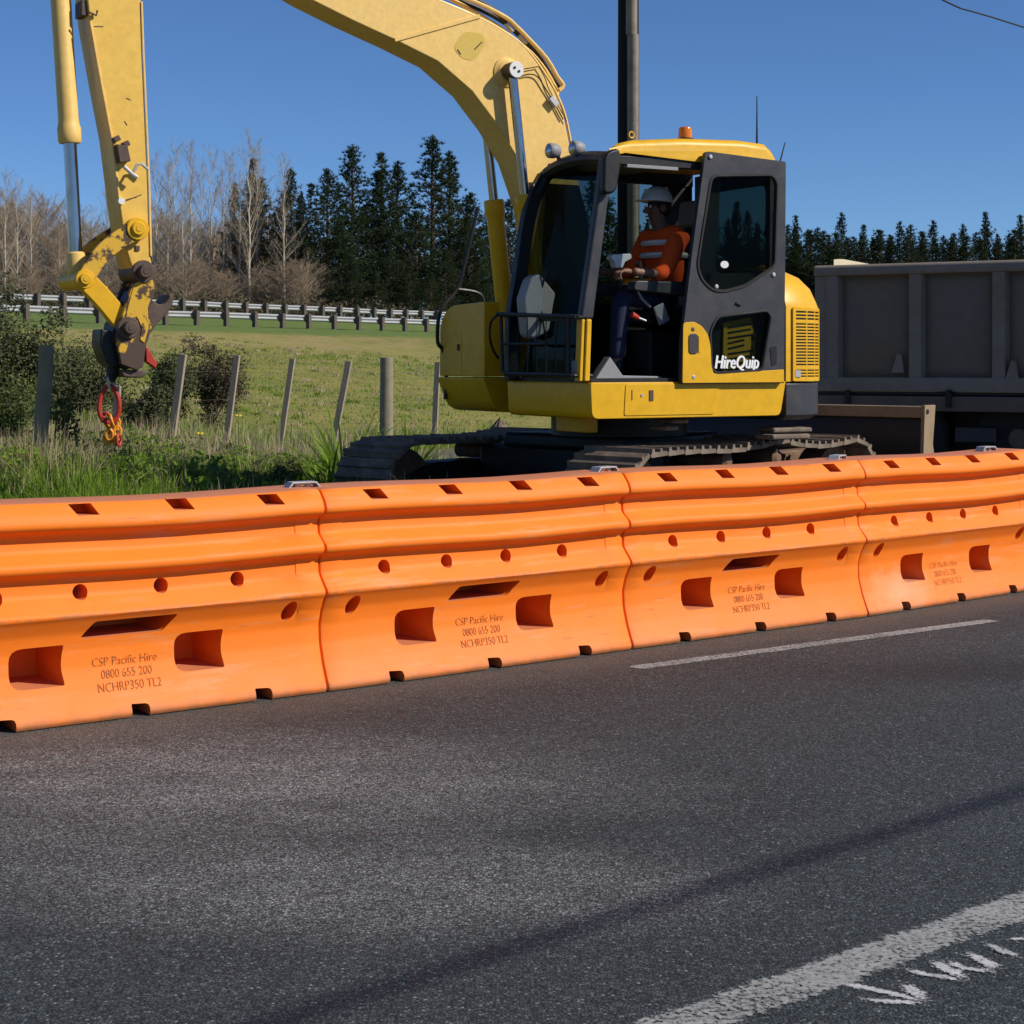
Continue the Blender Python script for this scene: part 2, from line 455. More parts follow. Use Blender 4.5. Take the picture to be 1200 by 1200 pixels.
# ------------------------------------------------------------------ mesh helpers
class MB:
    def __init__(self):
        self.v, self.f = [], []

    def add(self, vs, fs):
        o = len(self.v)
        self.v += [tuple(p) for p in vs]
        self.f += [tuple(i + o for i in f) for f in fs]
        return self

    def box(self, c, s, rot=None):
        hx, hy, hz = s[0] / 2, s[1] / 2, s[2] / 2
        vs = [Vector((x, y, z)) for x in (-hx, hx) for y in (-hy, hy) for z in (-hz, hz)]
        if rot is not None:
            vs = [rot @ p for p in vs]
        c = Vector(c)
        self.add([p + c for p in vs], [(0, 1, 3, 2), (4, 6, 7, 5), (0, 4, 5, 1), (2, 3, 7, 6), (0, 2, 6, 4), (1, 5, 7, 3)])
        return self

    def bar(self, p, q, w, h, up=(0, 0, 1)):
        """square bar from p to q"""
        p, q = Vector(p), Vector(q)
        d = (q - p).normalized()
        u = Vector(up)
        s = d.cross(u)
        if s.length < 1e-4:
            s = d.cross(Vector((1, 0, 0)))
        s.normalize()
        u = s.cross(d).normalized()
        vs = []
        for c in (p, q):
            for a, b in ((-1, -1), (1, -1), (1, 1), (-1, 1)):
                vs.append(c + s * (a * w / 2) + u * (b * h / 2))
        self.add(vs, [(3, 2, 1, 0), (4, 5, 6, 7), (0, 1, 5, 4), (1, 2, 6, 5), (2, 3, 7, 6), (3, 0, 4, 7)])
        return self

    def tube(self, pts, r, n=8, cap=True, closed=False):
        pts = [Vector(p) for p in pts]
        rs = r if isinstance(r, (list, tuple)) else [r] * len(pts)
        m = len(pts)
        rings = []
        prev = None
        for i, p in enumerate(pts):
            if closed:
                d = pts[(i + 1) % m] - pts[i - 1]
            else:
                d = pts[min(i + 1, m - 1)] - pts[max(i - 1, 0)]
            d.normalize()
            if prev is None:
                a = d.orthogonal().normalized()
            else:
                a = (prev - d * prev.dot(d))
                a = a.normalized() if a.length > 1e-5 else d.orthogonal().normalized()
            prev = a
            b = d.cross(a)
            rings.append([p + (a * math.cos(2 * math.pi * k / n) + b * math.sin(2 * math.pi * k / n)) * rs[i] for k in range(n)])
        vs = [p for rg in rings for p in rg]
        fs = []
        for i in range(m if closed else m - 1):
            j = (i + 1) % m
            for k in range(n):
                fs.append((i * n + k, i * n + (k + 1) % n, j * n + (k + 1) % n, j * n + k))
        if cap and not closed:
            fs.append(tuple(reversed(range(n))))
            fs.append(tuple((m - 1) * n + k for k in range(n)))
        self.add(vs, fs)
        return self

    def cyl(self, p, q, r, n=20, r2=None):
        return self.tube([p, q], [r, r if r2 is None else r2], n)

    def lathe(self, c, axis, prof, n=20):
        """prof: list of (distance along axis, radius)"""
        c, d = Vector(c), Vector(axis).normalized()
        a = d.orthogonal().normalized()
        b = d.cross(a)
        vs, fs = [], []
        for (t, r) in prof:
            for k in range(n):
                an = 2 * math.pi * k / n
                vs.append(c + d * t + (a * math.cos(an) + b * math.sin(an)) * max(r, 1e-4))
        for i in range(len(prof) - 1):
            for k in range(n):
                fs.append((i * n + k, i * n + (k + 1) % n, (i + 1) * n + (k + 1) % n, (i + 1) * n + k))
        fs.append(tuple(reversed(range(n))))
        fs.append(tuple((len(prof) - 1) * n + k for k in range(n)))
        self.add(vs, fs)
        return self

    def prism(self, loops, f0, f1):
        """loops: outer 2-D polygon plus holes; f0 / f1 map a 2-D point to the two caps"""
        if not isinstance(loops[0][0], (tuple, list, Vector)):
            loops = [loops]
        flat = [p for lp in loops for p in lp]
        n = len(flat)
        vs = [f0(*p) for p in flat] + [f1(*p) for p in flat]
        fs = []
        if len(loops) == 1:
            fs.append(tuple(range(n)))
            fs.append(tuple(reversed(range(n, 2 * n))))
        else:
            for t in tessellate_polygon([[Vector((p[0], p[1], 0)) for p in lp] for lp in loops]):
                fs.append(tuple(t))
                fs.append(tuple(i + n for i in reversed(t)))
        o = 0
        for lp in loops:
            k = len(lp)
            for i in range(k):
                j = (i + 1) % k
                fs.append((o + i, o + j, n + o + j, n + o + i))
            o += k
        self.add(vs, fs)
        return self

    def loft(self, rings, cap=True):
        n = len(rings[0])
        vs = [p for rg in rings for p in rg]
        fs = []
        for i in range(len(rings) - 1):
            for k in range(n):
                fs.append((i * n + k, i * n + (k + 1) % n, (i + 1) * n + (k + 1) % n, (i + 1) * n + k))
        if cap:
            fs.append(tuple(reversed(range(n))))
            fs.append(tuple((len(rings) - 1) * n + k for k in range(n)))
        self.add(vs, fs)
        return self

    def mesh(self, name, smooth=35):
        me = bpy.data.meshes.new(name)
        me.from_pydata(self.v, [], self.f)
        bm = bmesh.new()
        bm.from_mesh(me)
        bmesh.ops.recalc_face_normals(bm, faces=bm.faces)
        bm.to_mesh(me)
        bm.free()
        if smooth:
            me.shade_smooth()
            me.set_sharp_from_angle(angle=R(smooth))
        return me

    def build(self, name, mat, parent=None, bevel=0.0, smooth=35, seg=2):
        me = self.mesh(name, smooth)
        me.materials.append(M[mat] if isinstance(mat, str) else mat)
        return link(name, me, parent, bevel, seg)


def link(name, me, parent=None, bevel=0.0, seg=2):
    o = bpy.data.objects.new(name, me)
    COL.objects.link(o)
    if parent is not None:
        o.parent = parent
    if bevel:
        b = o.modifiers.new('bevel', 'BEVEL')
        b.width = bevel
        b.segments = seg
        b.limit_method = 'ANGLE'
        b.angle_limit = R(40)
        b.harden_normals = True
    return o


def tag(o, label=None, cat=None, group=None, kind=None):
    if label:
        o['label'] = label
    if cat:
        o['category'] = cat
    if group:
        o['group'] = group
    if kind:
        o['kind'] = kind
    return o


def thing(name, label, cat, loc=(0, 0, 0), rz=0.0, group=None):
    o = bpy.data.objects.new(name, None)
    o.empty_display_size = 0.2
    COL.objects.link(o)
    o.location = loc
    o.rotation_euler = (0, 0, rz)
    return tag(o, label, cat, group)


def np_mesh(name, verts, faces, mat, parent=None):
    """fast mesh from arrays; faces (n,3) or (n,4)"""
    me = bpy.data.meshes.new(name)
    verts = np.asarray(verts, dtype=np.float32)
    faces = np.asarray(faces, dtype=np.int32)
    k = faces.shape[1]
    me.vertices.add(len(verts))
    me.vertices.foreach_set('co', verts.ravel())
    me.loops.add(faces.size)
    me.loops.foreach_set('vertex_index', faces.ravel())
    me.polygons.add(len(faces))
    me.polygons.foreach_set('loop_start', np.arange(0, faces.size, k, dtype=np.int32))
    me.polygons.foreach_set('loop_total', np.full(len(faces), k, dtype=np.int32))
    me.update(calc_edges=True)
    me.materials.append(M[mat] if isinstance(mat, str) else mat)
    return me


def text_mesh(s, size, offset=0.0, shear=0.0, align='CENTER'):
    cu = bpy.data.curves.new('lettering', 'FONT')
    cu.body = s
    cu.size = size
    cu.offset = offset
    cu.shear = shear
    cu.align_x = align
    cu.resolution_u = 3
    o = bpy.data.objects.new('lettering', cu)
    COL.objects.link(o)
    dg = bpy.context.evaluated_depsgraph_get()
    dg.update()
    me = bpy.data.meshes.new_from_object(o.evaluated_get(dg))
    bpy.data.objects.remove(o)
    bpy.data.curves.remove(cu)
    vs = [tuple(v.co) for v in me.vertices]
    fs = [tuple(p.vertices) for p in me.polygons]
    bpy.data.meshes.remove(me)
    return vs, fs


def rounded(poly, r, n=4):
    """round the corners of a 2-D polygon"""
    out = []
    k = len(poly)
    for i in range(k):
        p, a, b = Vector(poly[i]), Vector(poly[i - 1]), Vector(poly[(i + 1) % k])
        rr = r[i] if isinstance(r, (list, tuple)) else r
        if rr <= 0:
            out.append(tuple(p))
            continue
        u, w = (a - p), (b - p)
        d = min(rr, u.length * 0.45, w.length * 0.45)
        p0, p1 = p + u.normalized() * d, p + w.normalized() * d
        for j in range(n + 1):
            t = j / n
            out.append(tuple(p0 * (1 - t) ** 2 + p * (2 * t * (1 - t)) + p1 * t * t))
    return out


def smooth_path(pts, n=4):
    """Catmull-Rom through points"""
    pts = [Vector(p) for p in pts]
    out = []
    for i in range(len(pts) - 1):
        p0, p1, p2, p3 = pts[max(i - 1, 0)], pts[i], pts[i + 1], pts[min(i + 2, len(pts) - 1)]
        for j in range(n):
            t = j / n
            out.append(0.5 * ((2 * p1) + (p2 - p0) * t + (2 * p0 - 5 * p1 + 4 * p2 - p3) * t * t + (3 * p1 - p0 - 3 * p2 + p3) * t ** 3))
    out.append(pts[-1])
    return out

# ================================================================== THE SETTING
J1 = Vector((-0.75, 6.98))                       # foot of the joint between the first two barrier segments
ROAD_ANG = R(37)
road_u = Vector((math.cos(ROAD_ANG), math.sin(ROAD_ANG)))
road_n = Vector((-math.sin(ROAD_ANG), math.cos(ROAD_ANG)))   # away from the camera
RAIL_Q, RAIL_U = Vector((-14.6, 79.0)), Vector((0.55, 0.835)).normalized()
RAIL_N = Vector((-RAIL_U.y, RAIL_U.x))


def sstep(a, b, x):
    t = np.clip((x - a) / (b - a), 0, 1)
    return t * t * (3 - 2 * t)


def lump(x, y):
    return 0.5 * np.sin(x * 1.7 + 0.6 * np.sin(y * 1.1)) * np.cos(y * 1.3 + 0.7) + 0.3 * np.sin(x * 3.9 + y * 2.3) + 0.2 * np.cos(x * 6.1 - y * 5.2)


def ground_z(x, y):
    x, y = np.asarray(x, dtype=float), np.asarray(y, dtype=float)
    e = (x - RAIL_Q.x) * RAIL_N.x + (y - RAIL_Q.y) * RAIL_N.y
    d = (x - J1.x) * road_n.x + (y - J1.y) * road_n.y
    z = 3.0 * np.clip((e + 36) / 34, 0, 1) ** 1.1
    z = z + 0.95 * np.clip(e / 9, 0, 1) + 0.5 * np.clip((e - 9) / 25, 0, 1)
    a = (x - J1.x) * road_u.x + (y - J1.y) * road_u.y
    z = z + 0.22 * sstep(2.6, 5.0, d) * (1 - sstep(-2.2, -0.2, a - 0.55 * d)) * (1 - sstep(14, 26, d))
    z = z + 0.03 * lump(x, y) * sstep(2.0, 5.0, d) + 0.12 * lump(x * 0.2, y * 0.2) * sstep(12, 25, d) * (1 - sstep(-10, -2, e))
    return z - 0.008


gx = np.concatenate([np.linspace(-420, -40, 20), np.linspace(-38, -9, 30), np.linspace(-8.6, 10, 78), np.linspace(11, 40, 24), np.linspace(45, 420, 16)])
gy = np.concatenate([np.linspace(-60, 2, 14), np.linspace(3, 34, 120), np.linspace(35, 125, 62), np.linspace(130, 900, 24)])
GX, GY = np.meshgrid(gx, gy)
GZ = ground_z(GX, GY)
nx, ny = len(gx), len(gy)
gv = np.stack([GX.ravel(), GY.ravel(), GZ.ravel()], 1)
ii = (np.arange(ny - 1)[:, None] * nx + np.arange(nx - 1)[None, :]).ravel()
gf = np.stack([ii, ii + 1, ii + 1 + nx, ii + nx], 1)
gme = np_mesh('ground', gv, gf, 'ground')
gme.shade_smooth()
dd = (gv[:, 0] - J1.x) * road_n.x + (gv[:, 1] - J1.y) * road_n.y
aa = (gv[:, 0] - J1.x) * road_u.x + (gv[:, 1] - J1.y) * road_u.y
ee = (gv[:, 0] - RAIL_Q.x) * RAIL_N.x + (gv[:, 1] - RAIL_Q.y) * RAIL_N.y


def gravel_at(x, y):
    d = (x - J1.x) * road_n.x + (y - J1.y) * road_n.y
    a = (x - J1.x) * road_u.x + (y - J1.y) * road_u.y
    w = 0.8 * lump(x * 0.7, y * 0.7)
    return np.maximum.reduce([1 - sstep(2.0, 3.4, d + w), sstep(2.6, 3.4, a + 0.4 * w) * (1 - sstep(5.6, 6.6, d + 0.5 * w)), sstep(7.5, 9, a + w) * (1 - sstep(14, 18, d))])


grav = gravel_at(gv[:, 0], gv[:, 1])
at_g = gme.attributes.new('gravel', 'FLOAT', 'POINT')
at_g.data.foreach_set('value', grav.astype(np.float32))
bank = sstep(-7.5, -5.0, ee + 1.2 * lump(gv[:, 0] * 0.4, gv[:, 1] * 0.4)) * 0.85
dry_strip = (sstep(-17, -12, ee + 2.5 * lump(gv[:, 0] * 0.25, gv[:, 1] * 0.25)) * (1 - sstep(-8.5, -6, ee + 1.2 * lump(gv[:, 0] * 0.4, gv[:, 1] * 0.4)))) * np.clip(0.55 + 0.8 * lump(gv[:, 0] * 0.35, gv[:, 1] * 0.12), 0, 1)
at_d = gme.attributes.new('dry', 'FLOAT', 'POINT')
at_d.data.foreach_set('value', dry_strip.astype(np.float32))
at_b = gme.attributes.new('bank', 'FLOAT', 'POINT')
at_b.data.foreach_set('value', bank.astype(np.float32))
tag(link('ground', gme), kind='structure')


def road_pt(a, d, z=0.0):
    p = J1 + road_u * a + road_n * d
    return (p.x, p.y, z)


rd = MB()
rd.add([road_pt(-70, -14), road_pt(90, -14), road_pt(90, 1.5), road_pt(-70, 1.5)], [(0, 1, 2, 3)])
tag(rd.build('road', 'road', smooth=0), kind='structure')


def strip(mid, pts, w, z, jag=0.006, taper=0.0):
    """flat ribbon lying on the road: edge, middle and edge rows; mid collects 0 / 1 / 0"""
    pts = [Vector((p[0], p[1], 0)) for p in pts]
    fine = []
    for a, b in zip(pts[:-1], pts[1:]):
        k = max(2, int((b - a).length / 0.02))
        fine += [a.lerp(b, i / k) for i in range(k)]
    fine.append(pts[-1])
    vs = []
    m = len(fine)
    for i, p in enumerate(fine):
        d = (fine[min(i + 1, m - 1)] - fine[max(i - 1, 0)]).normalized()
        s = Vector((-d.y, d.x, 0))
        end = min(i, m - 1 - i)
        mid += [0.0, 1.0 if end > 1 else 0.4 * end, 0.0]
        for o in (w / 2 + random.uniform(-jag, jag), random.uniform(-jag, jag), -w / 2 + random.uniform(-jag, jag)):
            vs.append(p + s * o + Vector((0, 0, z)))
    mb = MB()
    for i in range(m - 1):
        a = 3 * i
        mb.f += [(a, a + 1, a + 4, a + 3), (a + 1, a + 2, a + 5, a + 4)]
    mb.v = [tuple(v) for v in vs]
    return mb


def set_mid(o, mid):
    a = o.data.attributes.new('mid', 'FLOAT', 'POINT')
    a.data.foreach_set('value', np.array(mid, dtype=np.float32))
    return o


def on_road(px, py):
    Y = CAM_H * FPX / (py - HORIZ)
    return ((px - 600) / FPX * Y, Y)


md = []
lane = strip(md, [on_road(740, 783.5), on_road(1165, 727)], 0.115, 0.002)
tag(set_mid(lane.build('road_marking', 'marking', smooth=0), md), kind='structure')
a0, a1 = Vector(on_road(790, 1204)), Vector(on_road(1200, 1061))
dl = (a1 - a0).normalized()
md = []
edge = strip(md, [a0 - dl * 3.0, a1 + dl * 30], 0.165, 0.002, 0.008)
tag(set_mid(edge.build('road_marking', 'marking', smooth=0), md), kind='structure')
chalk_px = [((981, 1152), (1040, 1164), (1090, 1176), 0.022), ((1000, 1171), (1045, 1175), (1090, 1176.5), 0.020),
            ((1053, 1152), (1066, 1159), (1088, 1175), 0.034), ((1055, 1136), (1085, 1143), (1136, 1150), 0.022),
            ((1088, 1125), (1108, 1136), (1137, 1149), 0.036), ((1106, 1126), (1130, 1136), (1168, 1140), 0.022),
            ((1128, 1116), (1150, 1126), (1174, 1138), 0.032), ((1150, 1105), (1175, 1116), (1204, 1126), 0.024),
            ((1183, 1105), (1192, 1102), (1206, 1099), 0.022)]
ck = MB()
md = []
for k, (p, q, r_, w_) in enumerate(chalk_px):
    s_ = strip(md, [on_road(*p), on_road(*q), on_road(*r_)], w_ * 1.5, 0.0022 + 0.0002 * k, 0.003)
    ck.add(s_.v, s_.f)
tag(set_mid(ck.build('chalk_marking', 'chalk', smooth=0), md), kind='structure')

# ================================================================== ORANGE BARRIERS
BL, BH = 1.68, 0.825
half = [(0.0, BH), (0.135, BH), (0.178, BH - 0.05), (0.190, BH - 0.082), (0.182, BH - 0.100), (0.136, BH - 0.118), (0.126, BH - 0.135), (0.130, BH - 0.185),
        (0.183, BH - 0.225), (0.190, BH - 0.243), (0.182, BH - 0.262), (0.142, BH - 0.278), (0.132, BH - 0.295), (0.136, BH - 0.35),
        (0.194, BH - 0.412), (0.198, BH - 0.427), (0.184, BH - 0.442), (0.152, BH - 0.495), (0.138, BH - 0.56), (0.142, BH - 0.63),
        (0.165, BH - 0.71), (0.192, BH - 0.775), (0.204, BH - 0.80), (0.207, 0.012), (0.20, 0.0)]
front = [half[0]] + rounded(half, 0.012, 2)[3:-3] + [half[-1]]


def out_at(z):
    for (a, za), (b, zb) in zip(half[1:-1], half[2:]):
        if zb <= z <= za and za > zb:
            return a + (b - a) * (za - z) / (za - zb)
    return 0.2


def barrier_ring(x, shrink, recess=0.0):
    ring = []
    for (o, z) in front[1:]:
        oo = max(o - shrink, 0.02)
        if recess and o < 0.16 and z > 0.3:
            oo += recess
        ring.append(Vector((x, -oo, z - (shrink if z > 0.8 else 0))))
    back = [Vector((p.x, -p.y, p.z)) for p in reversed(ring)]
    return ring + back


def barrier_mesh(slot=True):
    rings = []
    for x, s, rc in ((0.002, 0.014, 0.003), (0.007, 0.004, 0.003), (0.016, 0, 0.003), (0.112, 0, 0.003), (0.116, 0, 0.0)):
        rings.append((x, s, rc))
    xs = [BL * t for t in (0.2, 0.35, 0.5, 0.65, 0.8)]
    rings = rings + [(x, 0, 0) for x in xs] + [(BL - x, s, rc) for (x, s, rc) in reversed(rings)]
    body = MB()
    rr = []
    for (x, s, rc) in rings:
        rg = barrier_ring(x, s, rc)
        t = x / BL
        sag = -0.006 * math.sin(math.pi * t) ** 2 + 0.004 * math.sin(7 * t)
        rr.append([Vector((p.x, p.y, p.z + (sag if p.z > 0.4 else 0))) for p in rg])
    body.loft(rr)
    me = body.mesh('barrier_body', 0)
    cut = MB()
    for u in (0.19, 0.385, 0.58, 0.775):
        cut.cyl((u * BL, -0.4, 0.482), (u * BL, 0.4, 0.482), 0.030, 20)
    for u, tl in ((0.088, 0.5), (0.907, 0.5)):
        pts = []
        for k in range(20):
            an = 2 * math.pi * k / 20
            x, z = 0.030 * math.cos(an), 0.043 * math.sin(an)
            pts.append((u * BL + x * math.cos(tl) + z * math.sin(tl), 0.338 - x * math.sin(tl) + z * math.cos(tl)))
        cut.prism(pts, lambda x, z: (x, -0.4, z), lambda x, z: (x, 0.4, z))
    for u in (0.283, 0.674):
        pts = rounded([(u * BL - 0.105, 0.14), (u * BL + 0.105, 0.14), (u * BL + 0.092, 0.215), (u * BL + 0.105, 0.29), (u * BL - 0.105, 0.29)], [0.05, 0.01, 0.06, 0.01, 0.05], 4)
        cut.prism(pts, lambda x, z: (x, -0.4, z), lambda x, z: (x, 0.125, z))
    c = 0.5 * BL
    pts = rounded([(c - 0.200, 0.306), (c + 0.135, 0.306), (c + 0.190, 0.372), (c - 0.150, 0.372)], 0.012, 2)
    if slot:
        cut.prism(pts, lambda x, z: (x, -0.4, z), lambda x, z: (x, 0.12, z))
    for u in (0.203, 0.514, 0.826):
        x = u * BL
        pts = rounded([(x - 0.038, -0.05), (x + 0.038, -0.05), (x + 0.036, 0.044), (x - 0.036, 0.048)], [0, 0, 0.015, 0.004], 2)
        cut.prism(pts, lambda x, z: (x, -0.4, z), lambda x, z: (x, 0.4, z))
    for u in (0.154, 0.388, 0.622, 0.857):
        x = u * BL
        pts = [(x - 0.055, BH - 0.010), (x + 0.035, BH - 0.010), (x + 0.057, BH - 0.052), (x - 0.028, BH - 0.052)]
        for sg in (-1, 1):
            cut.prism(pts, lambda x, z, g=sg: (x, g * 0.4, z), lambda x, z, g=sg: (x, g * 0.03, z))
    cm = cut.mesh('barrier_cutter', 0)
    ob, oc = link('b', me), link('c', cm)
    bo = ob.modifiers.new('cut', 'BOOLEAN')
    bo.object = oc
    bo.operation = 'DIFFERENCE'
    bo.solver = 'EXACT'
    dg = bpy.context.evaluated_depsgraph_get()
    dg.update()
    res = bpy.data.meshes.new_from_object(ob.evaluated_get(dg))
    res.name = 'barrier_shell'
    bpy.data.objects.remove(ob)
    bpy.data.objects.remove(oc)
    res.materials.clear()
    res.materials.append(M['orange'])
    res.shade_smooth()
    res.set_sharp_from_angle(angle=R(32))
    return res


BME = barrier_mesh()
BME2 = barrier_mesh(False)


def stencil(u, faint=False):
    mb = MB()
    for s, z0, wid, dx in (('CSP Pacific Hire', 0.196, 0.262, 0.0), ('0800 655 200', 0.149, 0.205, 0.004), ('NCHRP350 TL2', 0.101, 0.257, 0.012)):
        vs, fs = text_mesh(s, 0.05, -0.0003 if not faint else -0.0007)
        x0, x1 = min(v[0] for v in vs), max(v[0] for v in vs)
        k = wid / (x1 - x0)
        pts = []
        for (x, y, _) in vs:
            z = z0 + y * 0.95
            pts.append((u * BL + dx + (x - (x0 + x1) / 2) * k, -(out_at(z) + 0.0022), z))
        mb.add(pts, fs)
    return mb


seg_ang = [R(36.0), R(38.2), R(38.0), R(41.5)]
joints = [None, J1]
joints[0] = J1 - Vector((math.cos(seg_ang[0]), math.sin(seg_ang[0]))) * BL
for a_ in seg_ang[1:]:
    joints.append(joints[-1] + Vector((math.cos(a_), math.sin(a_))) * BL)
bar_labels = ['orange plastic road barrier segment nearest the camera, cut by the left edge of the photo',
              'orange plastic road barrier segment, second from the left, its joint below the excavator track front',
              'orange plastic road barrier segment below the excavator cab, third from the left',
              'orange plastic road barrier segment with a white scuff, below the grey truck at the right']
ST = stencil(0.49)
for i in range(4):
    a_ = seg_ang[i]
    nb = Vector((-math.sin(a_), math.cos(a_)))
    p = joints[i] + nb * 0.207
    t_ = thing('road_barrier', bar_labels[i], 'barrier', (p.x, p.y, 0.004), a_, 'linked orange water-filled road barriers')
    b_ = link('shell', BME if i < 3 else BME2, t_)
    if i == 3:
        b_.material_slots[0].link = 'OBJECT'
        b_.material_slots[0].material = M['orange_scuffed']
    if i == 0:
        st = ST.build('stencil_lettering', 'ink', t_, smooth=0)
        ST_ME = st.data
    elif i < 3:
        link('stencil_lettering', ST_ME, t_)
    else:
        stencil(0.46, True).build('stencil_lettering', 'ink', t_, smooth=0)
# steel joint clips on the top
clip_labels = ['grey steel clip over the barrier joint in front of the grass verge', 'grey steel clip over the barrier joint below the cab step',
               'grey steel clip over the barrier joint in front of the excavator track end', 'grey steel clip at the right edge of the photo, on the last barrier top']
for i in range(1, 5):
    a_ = seg_ang[min(i, 3)]
    nb = Vector((-math.sin(a_), math.cos(a_)))
    p = joints[i] + nb * 0.207
    if i == 4:
        p = joints[4] + nb * 0.207 - Vector((math.cos(a_), math.sin(a_))) * 0.26
    t_ = thing('joint_clip', clip_labels[i - 1], 'clip', (p.x, p.y, BH + 0.002), a_ + (-0.15, 0.1, 0.35, 0.0)[i - 1], 'steel clips over the barrier joints')
    m_ = MB()
    prof = [(-0.075, 0.0), (-0.055, 0.026), (0.055, 0.026), (0.075, 0.0), (0.068, -0.004), (0.050, 0.019), (-0.050, 0.019), (-0.068, -0.004)]
    m_.prism(prof, lambda x, z: (x, -0.03, z), lambda x, z: (x, 0.03, z))
    m_.build('bracket', 'steel', t_, 0.002)
    for sx in (-0.025, 0.025):
        MB().lathe((sx, 0, 0.0), (0, 0, 1), [(0, 0.014), (0.018, 0.014), (0.02, 0.008)], 10).build('pin', 'steel', t_)

# ================================================================== EXCAVATOR
EO = Vector((0.82, 13.1, 0.0))                   # slew centre on the ground
E_ANG = R(210)
fv = Vector((math.cos(E_ANG), math.sin(E_ANG), 0))
lv = Vector((-math.sin(E_ANG), math.cos(E_ANG), 0))
exc = thing('excavator', 'yellow tracked excavator with charcoal cab door and raised boom behind the barriers', 'excavator', EO, E_ANG)


def ex(px, py, b):
    """(forward, height) in the machine's frame of a sight line cut by the plane at lateral distance b"""
    d = Vector(((px - 600) / FPX, 1.0, -(py - HORIZ) / FPX))
    c = Vector((0, 0, CAM_H))
    t = ((EO - c).dot(lv) + b) / d.dot(lv)
    P = c + d * t
    return ((P - EO).dot(fv), P.z)


def exp_(px, py, b):
    a, z = ex(px, py, b)
    return Vector((a, b, z))


def side(pxs, b):
    return [ex(p[0], p[1], b) for p in pxs]


def slab(mb, poly, b0, b1):
    mb.prism(poly, lambda a, z: (a, b0, z), lambda a, z: (a, b1, z))
    return mb


# ---- deck under the cab
BS = 1.16
deck = MB()
dk = side([(690, 448), (921, 452), (912, 490), (702, 488)], BS)
a_f, a_r = 1.0, dk[1][0]
dz0, dz1 = 0.965, 1.215
deck_poly = rounded([(a_f, dz1), (a_r, dz1), (a_r + 0.05, dz0), (a_f - 0.012, dz0)], [0.02, 0.01, 0.04, 0.05], 3)
slab(deck, deck_poly, 0.02, BS)
deck_o = deck.build('deck_skirt', 'yellow', exc, 0.025)
pn = MB()
p0 = side([(733, 453), (843, 453.5), (837, 487), (731, 485)], BS)
slab(pn, rounded([(p0[0][0], dz1 - 0.012), (p0[1][0], dz1 - 0.012), (p0[2][0], dz0 + 0.02), (p0[3][0], dz0 + 0.02)], 0.02, 3), BS - 0.01, BS + 0.006)
ap = pn.build('access_panel', 'yellow', exc, 0.003)
h0, h1 = ex(759, 457, BS), ex(766, 470, BS)
MB().box(((h0[0] + h1[0]) / 2, BS + 0.008, (h0[1] + h1[1]) / 2), (0.035, 0.006, 0.075)).build('handle', 'brown', ap, 0.002)
k0 = ex(752, 463, BS)
MB().cyl((k0[0], BS + 0.004, k0[1]), (k0[0], BS + 0.011, k0[1]), 0.012, 12).build('lock', 'steel', ap)
k0 = ex(740, 463, BS)
MB().box((k0[0], BS + 0.007, k0[1]), (0.006, 0.004, 0.07)).build('seam', 'brown', ap)


# ---- plan outline of the body: rounded tail
def tail_ring(inset, z, a0=None, R_=0.52, back=1.27, hw=1.16):
    a0 = a_r if a0 is None else a0
    hw, back = hw - inset, back - inset
    pts = [(a0, hw)]
    r = max(R_ - inset * 0.5, 0.1)
    for k in range(9):
        an = math.pi / 2 * k / 8
        pts.append((-back + r - r * math.sin(an), hw - r + r * math.cos(an)))
    # slightly bowed rear face
    for k in range(1, 6):
        b = (hw - r) * (1 - 2 * k / 6)
        pts.append((-back - 0.05 * math.cos(b / (hw - r) * math.pi / 2), b))
    for k in range(9):
        an = math.pi / 2 * k / 8
        pts.append((-back + r - r * math.cos(an), -(hw - r + r * math.sin(an))))
    pts.append((a0, -hw))
    return [Vector((a, b, z)) for a, b in pts]


cw = MB()
cw.loft([tail_ring(0.05, 0.93), tail_ring(0.0, 0.965), tail_ring(0.0, 1.195), tail_ring(0.012, 1.205)])
cw.build('counterweight', 'dark', exc, 0.008)
hood = MB()
hr = []
for ins, z in ((0.0, 1.212), (0.0, 1.76), (0.012, 1.80), (0.05, 1.90), (0.12, 1.985), (0.2, 2.03), (0.34, 2.045)):
    hr.append(tail_ring(ins, z))
hood.loft(hr)
hood_o = hood.build('engine_hood', 'yellow', exc, 0.006)


# grille on the rounded corner: dark recess plate, then yellow bars in front of it
def hood_pt(s, z, off):
    """point on the side / corner of the hood; s metres back from the front edge of the hood along the outline"""
    base = [Vector((p.x, p.y)) for p in tail_ring(0.0, 0)]
    acc = 0
    for p, q in zip(base[:-1], base[1:]):
        l = (q - p).length
        if acc + l >= s:
            t = (s - acc) / l
            c = p.lerp(q, t)
            d = (q - p).normalized()
            n = Vector((-d.y, d.x)) * -1
            n = Vector((d.y, -d.x)) if (Vector((d.y, -d.x)).dot(c - Vector((-0.6, 0.5))) > 0) else Vector((-d.y, d.x))
            c = c + n * off
            return Vector((c.x, c.y, z))
        acc += l
    return Vector((base[-1].x, base[-1].y, z))


GS0, GS1, GZ0, GZ1 = 0.085, 0.43, 1.235, 1.735


def ribbon(mb, s0, s1, z0, z1, o0, o1, n=8):
    vs = []
    for k in range(n + 1):
        s = s0 + (s1 - s0) * k / n
        for (z, o) in ((z0, o0), (z1, o0), (z1, o1), (z0, o1)):
            vs.append(hood_pt(s, z, o))
    fs = []
    for k in range(n):
        i, j = 4 * k, 4 * (k + 1)
        for q in range(4):
            fs.append((i + q, i + (q + 1) % 4, j + (q + 1) % 4, j + q))
    fs += [(0, 1, 2, 3), (4 * n + 3, 4 * n + 2, 4 * n + 1, 4 * n)]
    mb.add(vs, fs)


